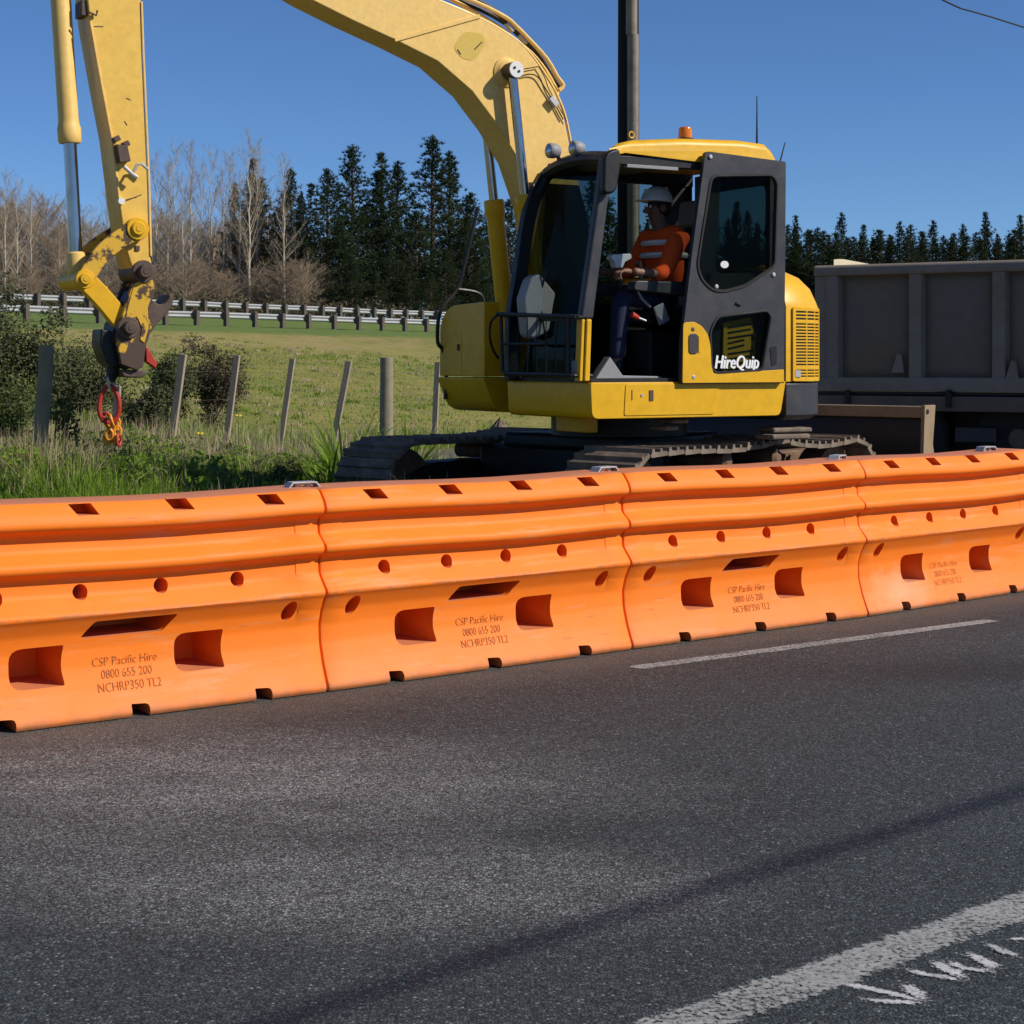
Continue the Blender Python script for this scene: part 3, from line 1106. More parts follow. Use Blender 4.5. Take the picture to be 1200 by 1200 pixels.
gp = MB()
ribbon(gp, GS0 - 0.01, GS1 + 0.01, GZ0, GZ1, -0.01, 0.003)
grille = gp.build('side_grille', 'black', hood_o)
for zz0, zz1, nb_ in ((1.66, 1.735, 3), (1.325, 1.645, 14), (1.24, 1.305, 3)):
    for k in range(nb_ + 1):
        z = zz0 + (zz1 - zz0) * k / nb_
        g = MB()
        ribbon(g, GS0 - 0.005, GS1 + 0.005, z - 0.0055, z + 0.0055, 0.001, 0.012)
        o = g.build('grille_bar', 'yellow', grille, smooth=35)
fr = MB()
for s in (GS0 - 0.015, GS0 + 0.115, GS0 + 0.235, GS1 + 0.01):
    w = 0.028 if s in (GS0 - 0.015, GS1 + 0.01) else 0.012
    ribbon(fr, s - w / 2, s + w / 2, GZ0 - 0.015, GZ1 + 0.015, 0.0, 0.0135, 2)
for (z0, z1) in ((GZ0 - 0.02, GZ0), (1.305, 1.325), (1.645, 1.66), (GZ1, GZ1 + 0.02)):
    ribbon(fr, GS0 - 0.02, GS1 + 0.02, z0, z1, 0.0, 0.013)
fr.build('grille_frame', 'yellow', grille)
MB().box((hood_pt(0.10, 1.27, 0.016)), (0.05, 0.006, 0.05)).build('badge', 'steel', grille)
ff = MB()
for k in range(2):
    pass
ff.lathe((a_r - 0.10, 0.80, 2.03), (0, 0, 1), [(0, 0.07), (0.035, 0.07), (0.05, 0.05)], 14).build('filler_cap', 'yellow', exc)

# ---- right-hand body (tank side) and inner body
rb = MB()
rb.prism(rounded([(-0.42, 1.245), (-0.42, 1.815), (-0.98, 1.80), (-1.14, 1.68), (-1.155, 1.245)], [0.01, 0.02, 0.12, 0.10, 0.02], 4), lambda b, z: (0.95, b, z), lambda b, z: (-0.6, b, z))
tank = rb.build('tank_housing', 'yellow', exc, 0.03)
MB().box((0.948, -0.93, 1.42), (0.012, 0.30, 0.34)).build('tank_door', 'yellow', tank, 0.004)
MB().box((0.957, -0.82, 1.47), (0.012, 0.03, 0.05)).build('lock', 'black', tank, 0.002)
rl = MB()
slab(rl, rounded([(0.97, 1.235), (-0.6, 1.235), (-0.55, 0.97), (0.86, 0.97)], [0.02, 0.02, 0.02, 0.1], 3), -1.16, -0.40)
rl.build('tank_skirt', 'yellow', exc, 0.02)
mid = MB()
slab(mid, [(0.55, 1.235), (0.35, 1.30), (-0.62, 1.30), (-0.62, 0.94), (0.55, 0.94)], -0.40, 0.02)
mid.build('revolving_frame', 'black', exc, 0.01)
MB().cyl((0, 0, 0.80), (0, 0, 0.97), 0.52, 28).build('slew_ring', 'black', exc)

# ---- hand rails on the tank housing
hrail = MB()
hb = -1.10
hp = [exp_(x, y, hb) for x, y in ((560, 243), (549, 290), (537, 336), (521, 357), (514, 373), (513, 401), (520, 412), (523, 440), (522, 468))]
hrail.tube(smooth_path(hp, 4), 0.016, 8)
hrail.tube(smooth_path([exp_(x, y, hb) for x, y in ((536, 339), (556, 342), (565, 348), (568, 362))], 4), 0.014, 8)
hrail.build('hand_rail', 'black', exc)

# ---- boom
BB0, BB1 = -0.36, -0.05
boom_px = [(100, -178), (112, -200), (150, -218), (300, -128), (430, -52), (505, -5), (561, 18), (597, 38), (616, 55), (632, 77), (649, 105), (660, 132), (668, 172),
           (676, 205), (688, 250), (694, 300), (690, 350), (672, 385), (650, 385), (640, 350), (634, 300), (625, 240), (607, 187), (583, 147), (553, 107), (513, 72), (463, 47), (413, 24), (363, -1), (250, -68), (140, -146), (110, -160)]
bpoly = side(boom_px, BB1)
boom = slab(MB(), bpoly, BB0, BB1).build('boom', 'boom_yellow', exc, 0.012, 30)


# weld flange: thin plate edge that stands proud along top and bottom
def edge_strip(pxs, bb, w, off, name, mat, parent):
    mb = MB()
    pts = [exp_(x, y, bb) for x, y in pxs]
    for p, q in zip(pts[:-1], pts[1:]):
        mb.bar(p + Vector((0, off, 0)), q + Vector((0, off, 0)), 0.012, w, up=(0, 1, 0))
    return mb.build(name, mat, parent)


sm = MB()
sm.bar(exp_(462, 47, BB1) + Vector((0, 0.004, 0)), exp_(562, 19, BB1) + Vector((0, 0.004, 0)), 0.03, 0.014, up=(0, 1, 0))
sm.build('weld_seam', 'boom_yellow', boom, 0.004)
# pad with worn decal on the side
dc = [exp_(x, y, BB1 + 0.003) for x, y in ((531, 55), (545, 36), (566, 40), (570, 50), (556, 72), (540, 68))]
M['decal'] = paint('worn_decal', (0.60, 0.42, 0.06), (0.62, 0.42, 0.11), 0.9, 9.0, 0.5)
dm = MB()
dp = rounded([(p.x, p.z) for p in dc], 0.05, 3)
dm.prism(dp, lambda a, z: (a, BB1 - 0.002, z), lambda a, z: (a, BB1 + 0.002, z))
dm.build('worn_decal', 'decal', boom)
sc_ = MB()
sc_.bar(exp_(536, 58, BB1 + 0.003), exp_(540, 64, BB1 + 0.003), 0.008, 0.003, up=(0, 1, 0))
sc_.bar(exp_(556, 58, BB1 + 0.003), exp_(565, 49, BB1 + 0.003), 0.008, 0.003, up=(0, 1, 0))
sc_.build('scratch', 'black', boom)

# pipes and hoses along the back of the boom
pp = MB()
for bb, pts in ((-0.08, [(430, -66), (500, -20), (556, 2), (592, 20), (606, 32), (616, 42), (640, 68), (653, 90), (660, 100), (655, 106)]),
                (-0.14, [(430, -60), (505, -14), (545, 8), (585, 32), (600, 45), (622, 62), (640, 84), (652, 106), (652, 112)])):
    pp.tube(smooth_path([exp_(x, y, bb) for x, y in pts], 3), 0.017, 8)
pp.tube(smooth_path([exp_(x, y, -0.06) for x, y in ((505, -3), (560, 20), (597, 41), (617, 58), (634, 80), (650, 106), (661, 132), (667, 158), (669, 172))], 3), 0.012, 6)
pp.build('hydraulic_pipe', 'boom_yellow', boom)
hs = MB()
for bb, pts in ((-0.11, [(540, -8), (566, 4), (590, 22), (598, 32)]), (-0.2, [(430, -62), (520, -12), (570, 6), (600, 30), (628, 60), (650, 95), (658, 102)]), (-0.26, [(430, -60), (530, -4), (590, 26), (630, 66), (657, 104)])):
    hs.tube(smooth_path([exp_(x, y, bb) for x, y in pts], 4), 0.018, 8)
hs.tube(smooth_path([exp_(x, y, -0.03) for x, y in ((606, 82), (620, 80), (631, 78))], 3), 0.004, 5)
hs.tube(smooth_path([exp_(x, y, -0.03) for x, y in ((606, 91), (620, 87), (630, 90), (638, 102), (648, 118), (660, 140))], 3), 0.005, 5)
hs.tube(smooth_path([exp_(x, y, -0.03) for x, y in ((631, 78), (638, 90), (643, 104), (652, 120), (664, 142))], 3), 0.004, 5)
hs.build('hydraulic_hose', 'black', boom)
cl = MB()
for x, y, bb in ((598, 31, -0.11), (614, 45, -0.11), (648, 119, -0.03)):
    MB().bar(exp_(x - 4, y - 5, bb), exp_(x + 4, y + 5, bb), 0.05, 0.05).build('hose_clamp', 'steel', boom, 0.006)

# ---- boom cylinders (one each side of the boom)
def cylinder(parent, name, p_rod, p_mid, p_base, r_rod, r_bar, mat='yellow'):
    p_rod, p_mid, p_base = Vector(p_rod), Vector(p_mid), Vector(p_base)
    d = (p_base - p_rod).normalized()
    L = (p_base - p_mid).length
    mb = MB()
    mb.lathe(p_mid, d, [(0, r_rod * 1.1), (0.0, r_bar * 1.02), (0.012, r_bar * 1.14), (0.05, r_bar * 1.16), (0.10, r_bar * 1.16), (0.115, r_bar * 1.08), (0.15, r_bar), (L - 0.05, r_bar), (L, r_bar * 0.9)], 20)
    c = mb.build(name, mat, parent)
    MB().cyl(p_rod, p_mid + d * 0.05, r_rod, 16).build('rod', 'chrome', c)
    return c


cb = 0.05
for b_, nm in ((-0.02 + cb, 'n'), (-0.44, 'f')):
    rp = Vector((*ex(600, 83, 0.03), 0)).to_3d()
    a0_, z0_ = ex(600, 83, 0.03)
    a1_, z1_ = ex(615, 228, 0.03)
    a2_, z2_ = ex(634, 415, 0.03)
    cylinder(exc, 'boom_cylinder', (a0_, b_, z0_), (a1_, b_, z1_), (a2_, b_, z2_), 0.036, 0.068)
a0_, z0_ = ex(600, 83, 0.03)
bp = MB()
bp.cyl((a0_, -0.50, z0_), (a0_, 0.085, z0_), 0.062, 24)
bp.build('boom_pin', 'brown', exc, 0.004)
MB().cyl((a0_, 0.086, z0_), (a0_, 0.10, z0_), 0.060, 24).build('pin_cap', 'white', exc, 0.003)
bo_ = MB()
for an in (0.6, 3.7):
    bo_.cyl((a0_ + 0.022 * math.cos(an), 0.10, z0_ + 0.022 * math.sin(an)), (a0_ + 0.022 * math.cos(an), 0.106, z0_ + 0.022 * math.sin(an)), 0.010, 8)
bo_.build('bolt', 'black', exc)
MB().lathe((a0_, BB1 - 0.002, z0_), (0, 1, 0), [(0, 0.115), (0.012, 0.11), (0.02, 0.09), (0.035, 0.075)], 24).build('boom_boss', 'boom_yellow', boom)

# ---- arm
AB0, AB1 = -0.335, -0.06
arm_px = [(118, -262), (150, -262), (168, -240), (172, -150), (165, -10), (167, 60), (171, 150), (174, 220), (176, 300), (180, 316), (176, 330), (164, 332), (156, 318), (147, 290),
          (140, 240), (130, 160), (117, 92), (105, 25), (96, -60), (92, -140), (100, -220)]
M['arm_yellow'] = paint('arm_yellow_paint', (0.76, 0.475, 0.085), (0.62, 0.34, 0.04), 0.35, 2.5, 0.45)
arm = slab(MB(), side(arm_px, AB1), AB0, AB1).build('arm', 'arm_yellow', exc, 0.012, 30)
fl = MB()
for pxs in ([(166, 2), (168, 60), (172, 150), (175, 220), (177, 300)], [(106, 25), (118, 92), (131, 160), (141, 240)]):
    pts = [exp_(x, y, AB1 + 0.003) for x, y in pxs]
    for p, q in zip(pts[:-1], pts[1:]):
        fl.bar(p, q, 0.014, 0.01, up=(0, 1, 0))
fl.build('weld_flange', 'boom_yellow', arm, 0.003)
hs = MB()
hs.tube(smooth_path([exp_(x, y, AB0 - 0.02) for x, y in ((104, -60), (110, 20), (122, 92), (134, 150), (146, 225), (152, 268))], 4), 0.016, 7)
hs.tube(smooth_path([exp_(x, y, AB0 + 0.03) + Vector((0.03, 0, 0)) for x, y in ((106, -60), (112, 20), (124, 92), (136, 150), (148, 215))], 4), 0.012, 7)
hs.build('hydraulic_hose', 'black', arm)
cl = MB()
for x, y in ((116, 20), (122, 95), (137, 185), (141, 210)):
    MB().box(exp_(x, y, AB0 + 0.02) + Vector((0.03, 0, 0)), (0.05, 0.05, 0.05)).build('hose_clamp', 'black', arm, 0.006)
# brown bracket with a bent steel catch on the arm side
bk = MB()
bpz = [exp_(x, y, AB1) for x, y in ((133, 170), (146, 172), (150, 190), (137, 192))]
bk.prism([(p.x, p.z) for p in bpz], lambda a, z: (a, AB1, z), lambda a, z: (a, AB1 + 0.07, z))
for x, y in ((136, 163), (147, 169)):
    bk.box(exp_(x, y, AB1 + 0.04), (0.045, 0.06, 0.035), Matrix.Rotation(0.5, 3, 'Y'))
brk = bk.build('bracket', 'brown', arm, 0.006)
ct = MB()
ct.tube([exp_(x, y, AB1 + 0.07) for x, y in ((145, 195), (155, 204), (161, 208))], 0.013, 8)
ct.tube([exp_(x, y, AB1 + 0.07) for x, y in ((155, 204), (161, 193), (166, 192), (174, 199))], 0.010, 8)
ct.build('catch', 'steel', brk)
MB().cyl(exp_(141, 236, AB1 - 0.005), exp_(141, 236, AB1 - 0.005) + Vector((0, 0.03, 0)), 0.022, 12).build('grease_point', 'white', arm)
MB().box(exp_(161, 291, AB1 + 0.004), (0.03, 0.012, 0.035)).build('stop_lug', 'brown', arm, 0.003)
sc_ = MB()
for p, q in (((148, 115), (153, 117)), ((146, 142), (149, 147)), ((146, 236), (166, 228)), ((148, 234), (160, 231)), ((110, 31), (121, 31))):
    sc_.bar(exp_(*p, AB1 + 0.001), exp_(*q, AB1 + 0.001), 0.006, 0.002, up=(0, 1, 0))
sc_.build('scratch', 'brown', arm)
vv = MB()
vv.box(exp_(100, 12, AB1 - 0.1), (0.09, 0.16, 0.10))
vv.tube([exp_(104, 14, AB1 + 0.02), exp_(113, 18, AB1 + 0.02), exp_(114, 12, AB1 + 0.03)], 0.008, 6)
vv.build('valve_block', 'brown', arm, 0.008)
MB().cyl(exp_(128, -178, BB0 - 0.05), exp_(128, -178, BB1 + 0.05), 0.06, 20).build('arm_pin', 'brown', exc)
# arm cylinder on top of the boom (above the frame)
acb = (BB0 + BB1) / 2
cylinder(exc, 'arm_cylinder', (*[ex(118, -262, acb)[0]], acb, ex(118, -262, acb)[1]), (ex(250, -185, acb)[0], acb, ex(250, -185, acb)[1]),
         (ex(455, -85, acb)[0], acb, ex(455, -85, acb)[1]), 0.04, 0.075, 'boom_yellow')
# bucket cylinder in front of the arm
q = lambda x, y: (ex(x, y, acb)[0], acb, ex(x, y, acb)[1])
bc = cylinder(exc, 'bucket_cylinder', q(90, 318), q(82, 168), q(60, -150), 0.044, 0.066, 'boom_yellow')
br = MB()
br.lathe(q(90, 322), Vector(q(82, 168)) - Vector(q(90, 322)), [(-0.03, 0.05), (0.0, 0.062), (0.09, 0.062), (0.14, 0.058), (0.15, 0.046)], 16)
br.build('rod_eye', 'boom_yellow', bc)


# ---- link bars
def link_bar(pxs, bb0, bb1, w, name, mat, parent):
    """curved flat bar through pixel stations on plane bb1 (near face)"""
    pts = smooth_path([exp_(x, y, bb1) for x, y in pxs], 5)
    L_, R_ = [], []
    for i, p in enumerate(pts):
        d = (pts[min(i + 1, len(pts) - 1)] - pts[max(i - 1, 0)])
        d.y = 0
        d.normalize()
        s = Vector((-d.z, 0, d.x))
        ww = w if not isinstance(w, (list, tuple)) else w[0] + (w[1] - w[0]) * i / (len(pts) - 1)
        L_.append((p.x + s.x * ww / 2, p.z + s.z * ww / 2))
        R_.append((p.x - s.x * ww / 2, p.z - s.z * ww / 2))
    poly = L_ + list(reversed(R_))
    mb = MB()
    mb.prism(poly, lambda a, z: (a, bb0, z), lambda a, z: (a, bb1, z))
    return mb.build(name, mat, parent, 0.008, 40)


def pin(px, py, b0, b1, r, mats=('worn_yellow', 'brown'), parent=None, name='link_pin', proud=0.02):
    a, z = ex(px, py, b1)
    mb = MB()
    mb.lathe((a, b0, z), (0, 1, 0), [(0, r), (b1 - b0 - 0.004, r), (b1 - b0, r * 0.93)], 20)
    o = mb.build(name, mats[0], parent or exc)
    MB().lathe((a, b1, z), (0, 1, 0), [(0, r * 0.62), (proud * 0.7, r * 0.62), (proud, r * 0.52)], 16).build('pin_end', mats[1], o)
    MB().lathe((a, b1 + proud, z), (0, 1, 0), [(0, r * 0.3), (0.004, r * 0.28)], 6).build('pin_bolt', mats[0], o)
    return o


lb1 = AB1 + 0.06
for b0_, b1_ in ((AB1 + 0.015, lb1), (AB0 - 0.06, AB0 - 0.015)):
    dx = 0 if b0_ > -0.1 else 0
    a_ = link_bar([(162, 268), (136, 284), (118, 300), (100, 327)], b0_, b1_, [0.13, 0.11], 'side_link', 'worn_yellow' if b0_ > -0.1 else 'yellow', exc) if b0_ > -0.1 else None
sl2 = MB()
src = bpy.data.objects['side_link']
o2 = src.copy()
COL.objects.link(o2)
o2.location.y = -(AB1 + 0.015 - AB0 + 0.06)
pin(162, 268, AB0 - 0.08, lb1 + 0.012, 0.075, ('yellow', 'yellow'))
pin(100, 327, AB0 - 0.08, lb1 + 0.014, 0.062, ('yellow', 'yellow'))
# H link down to the hitch (two bars)
for b0_, b1_ in ((-0.17, -0.09), (-0.30, -0.22)):
    pts = [(100, 327), (124, 352), (150, 384)]
    link_bar(pts, b0_, b1_, 0.13, 'bucket_link', 'yellow', exc)
MB().bar(Vector((*[ex(116, 342, -0.2)[0]], -0.2, ex(116, 342, -0.2)[1])), Vector((ex(134, 364, -0.2)[0], -0.2, ex(134, 364, -0.2)[1])), 0.12, 0.05, up=(0, 1, 0)).build('cross_web', 'yellow', exc)
MB().cyl(exp_(88, 327, -0.36), exp_(88, 327, -0.30), 0.07, 16).build('spacer', 'black', exc)

# ---- quick hitch
hb0, hb1 = -0.32, -0.045
hitch = MB()
hp_ = side([(156, 331), (163, 327), (180, 327), (184, 338), (176, 360), (178, 384), (171, 408), (168, 430), (160, 434), (142, 427), (136, 396), (141, 376)], hb1)
for bb0, bb1 in ((hb1 - 0.05, hb1), (hb0, hb0 + 0.05)):
    hitch.prism(hp_, lambda a, z, b=bb0: (a, b, z), lambda a, z, b=bb1: (a, b, z))
ht = hitch.build('quick_hitch', 'chipped', exc, 0.008)
yl = side([(157, 333), (163, 329), (179, 328), (181, 338), (173, 360), (174, 384), (169, 402), (164, 398), (166, 384), (160, 371), (146, 376), (148, 366)], hb1)
MB().prism(yl, lambda a, z: (a, hb1 + 0.001, z), lambda a, z: (a, hb1 + 0.006, z)).build('hitch_plate', 'worn_yellow', ht, 0.003)
core = MB()
cp_ = side([(152, 340), (176, 335), (172, 384), (166, 424), (140, 420), (128, 395)], hb0 + 0.2)
core.prism(cp_, lambda a, z: (a, hb0 + 0.052, z), lambda a, z: (a, hb1 - 0.052, z))
core.build('hitch_core', 'black', ht, 0.01)
cl_ = side([(170, 386), (174, 361), (181, 351), (187, 357), (194, 356), (199, 349), (199, 344), (205, 345), (204, 358), (196, 369), (184, 381), (177, 392)], -0.06)
MB().prism(rounded(cl_, 0.02, 2), lambda a, z: (a, -0.30, z), lambda a, z: (a, -0.08, z)).build('hook_jaw', 'brown', ht, 0.012)
bl_ = side([(119, 385), (139, 390), (143, 425), (134, 432), (125, 424), (118, 404)], -0.1)
MB().prism(bl_, lambda a, z: (a, -0.32, z), lambda a, z: (a, -0.11, z)).build('hitch_ram_guard', 'black', ht, 0.012)
lo_ = side([(142, 433), (170, 434), (172, 438), (167, 443), (145, 442)], -0.08)
MB().prism(rounded(lo_, 0.015, 2), lambda a, z: (a, -0.28, z), lambda a, z: (a, -0.08, z)).build('lower_jaw', 'brown', ht, 0.01)
rd_ = side([(169, 405), (174, 411), (183, 426), (181, 432), (176, 428), (170, 424)], -0.15)
MB().prism(rd_, lambda a, z: (a, -0.18, z), lambda a, z: (a, -0.12, z)).build('safety_lever', 'red', ht, 0.006)
pin(169, 318, hb0 - 0.03, hb1 + 0.022, 0.075, ('brown', 'brown'), ht, 'hitch_pin', 0.05)
pin(151, 384, hb0 - 0.03, hb1 + 0.022, 0.072, ('brown', 'brown'), ht, 'hitch_pin', 0.05)
MB().tube([exp_(133, 426, -0.2), exp_(131, 440, -0.2), exp_(129, 447, -0.2)], [0.05, 0.04, 0.03], 10).build('lifting_eye', 'black', ht)


# ---- cab
def exf(px, py, a):
    """sight line cut by the plane at forward distance a"""
    d = Vector(((px - 600) / FPX, 1.0, -(py - HORIZ) / FPX))
    c = Vector((0, 0, CAM_H))
    t = ((EO - c).dot(fv) + a) / d.dot(fv)
    P = c + d * t
    return Vector((a, (P - EO).dot(lv), P.z))


CB = 1.13
cab = MB()
cab.box((0.18, 0.60, 1.228), (1.60, 1.06, 0.03))
cabo = cab.build('cab_floor', 'black', exc)
roof_px = [(708, 184), (711, 174), (720, 166), (738, 162), (800, 160.5), (870, 163), (897, 167), (905, 175), (910, 190), (826, 181), (730, 179)]
rp = side(roof_px, CB)
rb_ = MB()
rings = []
for b_, ins in ((0.07, 0.06), (0.10, 0.02), (0.16, 0.0), (1.05, 0.0), (1.11, 0.012), (1.135, 0.035), (1.14, 0.06)):
    cz = 2.84
    sw = 0.62 * (1.14 - b_) ** 0.9
    rings.append([Vector(((a * (1 - ins * 0.3)) - sw * min(1, max(0, (a - 0.0) / 0.6)), b_, (z - (ins if z > 2.82 else 0)))) for a, z in rp])
rb_.loft(rings)
rb_.build('cab_roof', 'yellow', exc, 0.0, 40)


def side_bar(pxs, b0, b1, name, mat, bev=0.012, parent=None):
    return slab(MB(), side(pxs, b1), b0, b1).build(name, mat, parent or exc, bev)


side_bar([(724, 182), (828, 186), (828, 199), (722, 192)], 1.06, 1.125, 'door_rail', 'black', 0.006)
side_bar([(735, 192), (795, 196), (795, 200), (735, 196)], 1.09, 1.132, 'rail_cover', 'grey', 0.003)
side_bar([(681, 374), (696, 374), (713, 240), (724, 188), (707, 184), (702, 225)], 1.06, 1.13, 'front_pillar', 'dark', 0.02)
lp_ = side_bar([(688, 374), (694, 374), (691.5, 447), (685, 447)], 1.04, 1.135, 'lower_pillar', 'yellow', 0.01)
side_bar([(682, 374), (686, 374), (683.5, 447), (679, 447)], 1.05, 1.12, 'lower_pillar', 'yellow', 0.008)
# far front pillar and front header
link_bar([(603, 446), (604, 375), (612, 320), (619, 270), (627, 235), (641, 206)], 0.07, 0.14, 0.10, 'front_pillar', 'black', exc)
hd = MB()
pa, pb = exp_(640, 206, 0.12), exp_(712, 186, 1.08)
pm = exp_(660, 193, 0.36)
hd.tube(smooth_path([exp_(629, 230, 0.11), pa, pm, exp_(686, 186, 0.7), pb], 4), 0.052, 8)
hd.build('front_header', 'black', exc)
slab(MB(), [(0.0, 2.775), (0.70, 2.77), (0.72, 2.80), (0.0, 2.81)], 0.12, 1.04).build('skylight_frame', 'black', exc, 0.008)
# windscreen panes
def pane(pts, name='window_pane', parent=None, th=0.006, mat='glass'):
    pts = [Vector(p) for p in pts]
    n = (pts[1] - pts[0]).cross(pts[2] - pts[0]).normalized() * th
    mb = MB()
    k = len(pts)
    mb.add(pts + [p + n for p in pts], [tuple(range(k)), tuple(range(2 * k - 1, k - 1, -1))] + [(i, (i + 1) % k, k + (i + 1) % k, k + i) for i in range(k)])
    return mb.build(name, mat, parent or exc, smooth=0)


pane([exp_(708, 205, 1.08), exp_(690, 372, 1.08), exp_(606, 372, 0.12), exp_(641, 208, 0.12)], 'windscreen')
pane([exp_(690, 376, 1.07), exp_(687, 440, 1.07), exp_(604, 440, 0.12), exp_(606, 376, 0.12)], 'lower_windscreen')
MB().bar(exp_(691, 374, 1.08), exp_(605, 374, 0.12), 0.03, 0.03).build('windscreen_sill', 'black', exc)
wl = MB().tube([exp_(640, 400, 0.5), exp_(632, 350, 0.42), exp_(640, 318, 0.48)], 0.008, 6).build('wiper', 'black', exc)
# far (boom) side of the cab: low panel, posts, window
fw = MB()
slab(fw, [(0.92, 1.245), (-0.62, 1.245), (-0.62, 1.80), (0.75, 1.80)], 0.075, 0.10)
fw.build('side_panel', 'black', exc, 0.005)
for a0__, a1__ in ((-0.62, -0.30), (-0.02, 0.04)):
    if a0__ < -0.3:
        slab(MB(), [(a0__, 1.80), (a1__, 1.80), (a1__ + 0.05, 2.82), (a0__, 2.82)], 0.075, 0.10).build('rear_pillar', 'black', exc)
slab(MB(), [(-0.62, 2.72), (0.72, 2.72), (0.68, 2.83), (-0.62, 2.83)], 0.075, 0.11).build('side_header', 'black', exc)
pane([(-0.28, 0.088, 1.80), (0.76, 0.088, 1.80), (0.70, 0.088, 2.72), (-0.28, 0.088, 2.72)], 'side_window')
# rear wall with window
rw = MB()
slab2 = [[(0.10, 1.245), (1.10, 1.245), (1.10, 2.80), (0.10, 2.80)], rounded([(0.22, 1.98), (0.98, 1.98), (0.98, 2.66), (0.22, 2.66)], 0.06, 3)]
aw = a_r + 0.045
rw.prism(slab2, lambda b, z: (aw - 0.03, b, z), lambda b, z: (aw, b, z))
rw.build('rear_wall', 'black', exc)
pane([(aw - 0.015, 0.22, 1.98), (aw - 0.015, 0.98, 1.98), (aw - 0.015, 0.98, 2.66), (aw - 0.015, 0.22, 2.66)], 'rear_window')
# near side behind the door opening: panel with louvres, window above
sp_out = side([(828, 190), (914, 191), (916, 448), (802, 448)], 1.10)
sp_hole = rounded(side([(845, 203), (902, 200), (902, 320), (838, 320)], 1.10), 0.05, 3)
MB().prism([sp_out, sp_hole], lambda a, z: (a, 1.07, z), lambda a, z: (a, 1.10, z)).build('side_frame', 'black', exc)
pane([Vector((a, 1.085, z)) for a, z in side([(845, 203), (902, 200), (902, 320), (838, 320)], 1.085)], 'side_window')
lv_px = [(848, 378), (880, 372), (886, 392), (884, 436), (847, 436)]
louv = side_bar(lv_px, 1.10, 1.118, 'louvre_panel', 'yellow', 0.004)
for k in range(9):
    y = 381 + k * 6.2
    x1 = 880 if k < 2 else (872 if k in (3, 4) else 883)
    p, q_ = exp_(853, y + 3, 1.119), exp_(x1, y - 1.5, 1.119)
    MB().bar(p, q_, 0.014, 0.006, up=(0, 1, 0)).build('slot', 'black', louv)
MB().cyl(exp_(881, 396, 1.117), exp_(881, 396, 1.122), 0.022, 14).build('lock', 'black', louv)

# ---- door, folded back along the side
DB0, DB1 = 1.165, 1.20
dl_ = [ex(x, y, DB1) for x, y in ((827, 177), (921, 189.5), (919, 449), (798, 450), (799, 400), (812, 290))]
door_poly = rounded(dl_, [0.03, 0.02, 0.01, 0.02, 0, 0], 3)
win = rounded(side([(834, 206), (905, 205), (911, 214), (908, 312), (874, 335), (848, 342), (834, 340), (821, 326), (817, 310)], DB1), 0.05, 3)
lowin = rounded(side([(841, 371), (899, 364), (903.5, 371), (893, 434), (840, 438), (834, 432), (832, 388)], DB1), 0.035, 3)
dm = MB()
dm.prism([door_poly, win, lowin], lambda a, z: (a, DB0, z), lambda a, z: (a, DB1, z))
door = dm.build('cab_door', 'dark', exc)
# rubber seals, panes
def loop_tube(poly, b, r, name, mat, parent):
    return MB().tube([Vector((a, b, z)) for a, z in poly], r, 6, closed=True).build(name, mat, parent)


loop_tube(win, DB1 - 0.004, 0.014, 'window_seal', 'rubber', door)
loop_tube(lowin, DB1 - 0.004, 0.014, 'window_seal', 'rubber', door)
for pl, nm in ((win, 'upper_pane'), (lowin, 'lower_pane')):
    MB().prism(pl, lambda a, z: (a, DB0 + 0.012, z), lambda a, z: (a, DB0 + 0.018, z)).build(nm, 'glass', door, smooth=0)
yp = side([(800, 378), (813, 377), (822, 382), (829, 392), (832, 405), (835, 438), (918, 433), (918, 448), (799, 449)], DB1)
ypo = MB().prism(rounded(yp, [0.02, 0.02, 0.02, 0.02, 0.02, 0.02, 0.005, 0.005, 0.01], 2), lambda a, z: (a, DB1 + 0.001, z), lambda a, z: (a, DB1 + 0.008, z)).build('door_skin', 'yellow', door, 0.003)
hp2 = rounded(side([(806, 391), (817, 391), (817, 415), (806, 415)], DB1), 0.03, 4)
MB().prism(hp2, lambda a, z: (a, DB1 + 0.006, z), lambda a, z: (a, DB1 + 0.014, z)).build('door_handle', 'dark', door, 0.004)
hp3 = rounded(side([(817.5, 393), (820.5, 394), (820.5, 413), (817.5, 414)], DB1), 0.01, 3)
MB().prism(hp3, lambda a, z: (a, DB1 + 0.006, z), lambda a, z: (a, DB1 + 0.013, z)).build('handle_rim', 'yellow', door, 0.002)
sk = rounded(side([(902, 407), (910, 405), (910, 427), (904, 429)], DB1), 0.015, 3)
MB().prism(sk, lambda a, z: (a, DB1 - 0.001, z), lambda a, z: (a, DB1 + 0.004, z)).build('latch_slot', 'black', door)
MB().bar(exp_(862, 355, DB1 + 0.003), exp_(868, 358, DB1 + 0.003), 0.02, 0.012).build('latch', 'black', door, 0.003)
for x, y in ((812, 442), (832, 184), (839, 336), (906, 322), (811, 386)):
    p = exp_(x, y, DB1 - 0.001)
    MB().lathe(p, (0, 1, 0), [(0, 0.016), (0.010, 0.016), (0.014, 0.010)], 10).build('bolt', 'steel' if y != 386 else 'brown', door)
st_ = MB()
p = exp_(849, 310, DB0 + 0.019)
st_.prism([(p.x + 0.036 * math.cos(t * math.pi / 8), p.z + 0.026 * math.sin(t * math.pi / 8)) for t in range(16)], lambda a, z: (a, DB0 + 0.019, z), lambda a, z: (a, DB0 + 0.021, z))
st_.build('round_sticker', 'white', door)
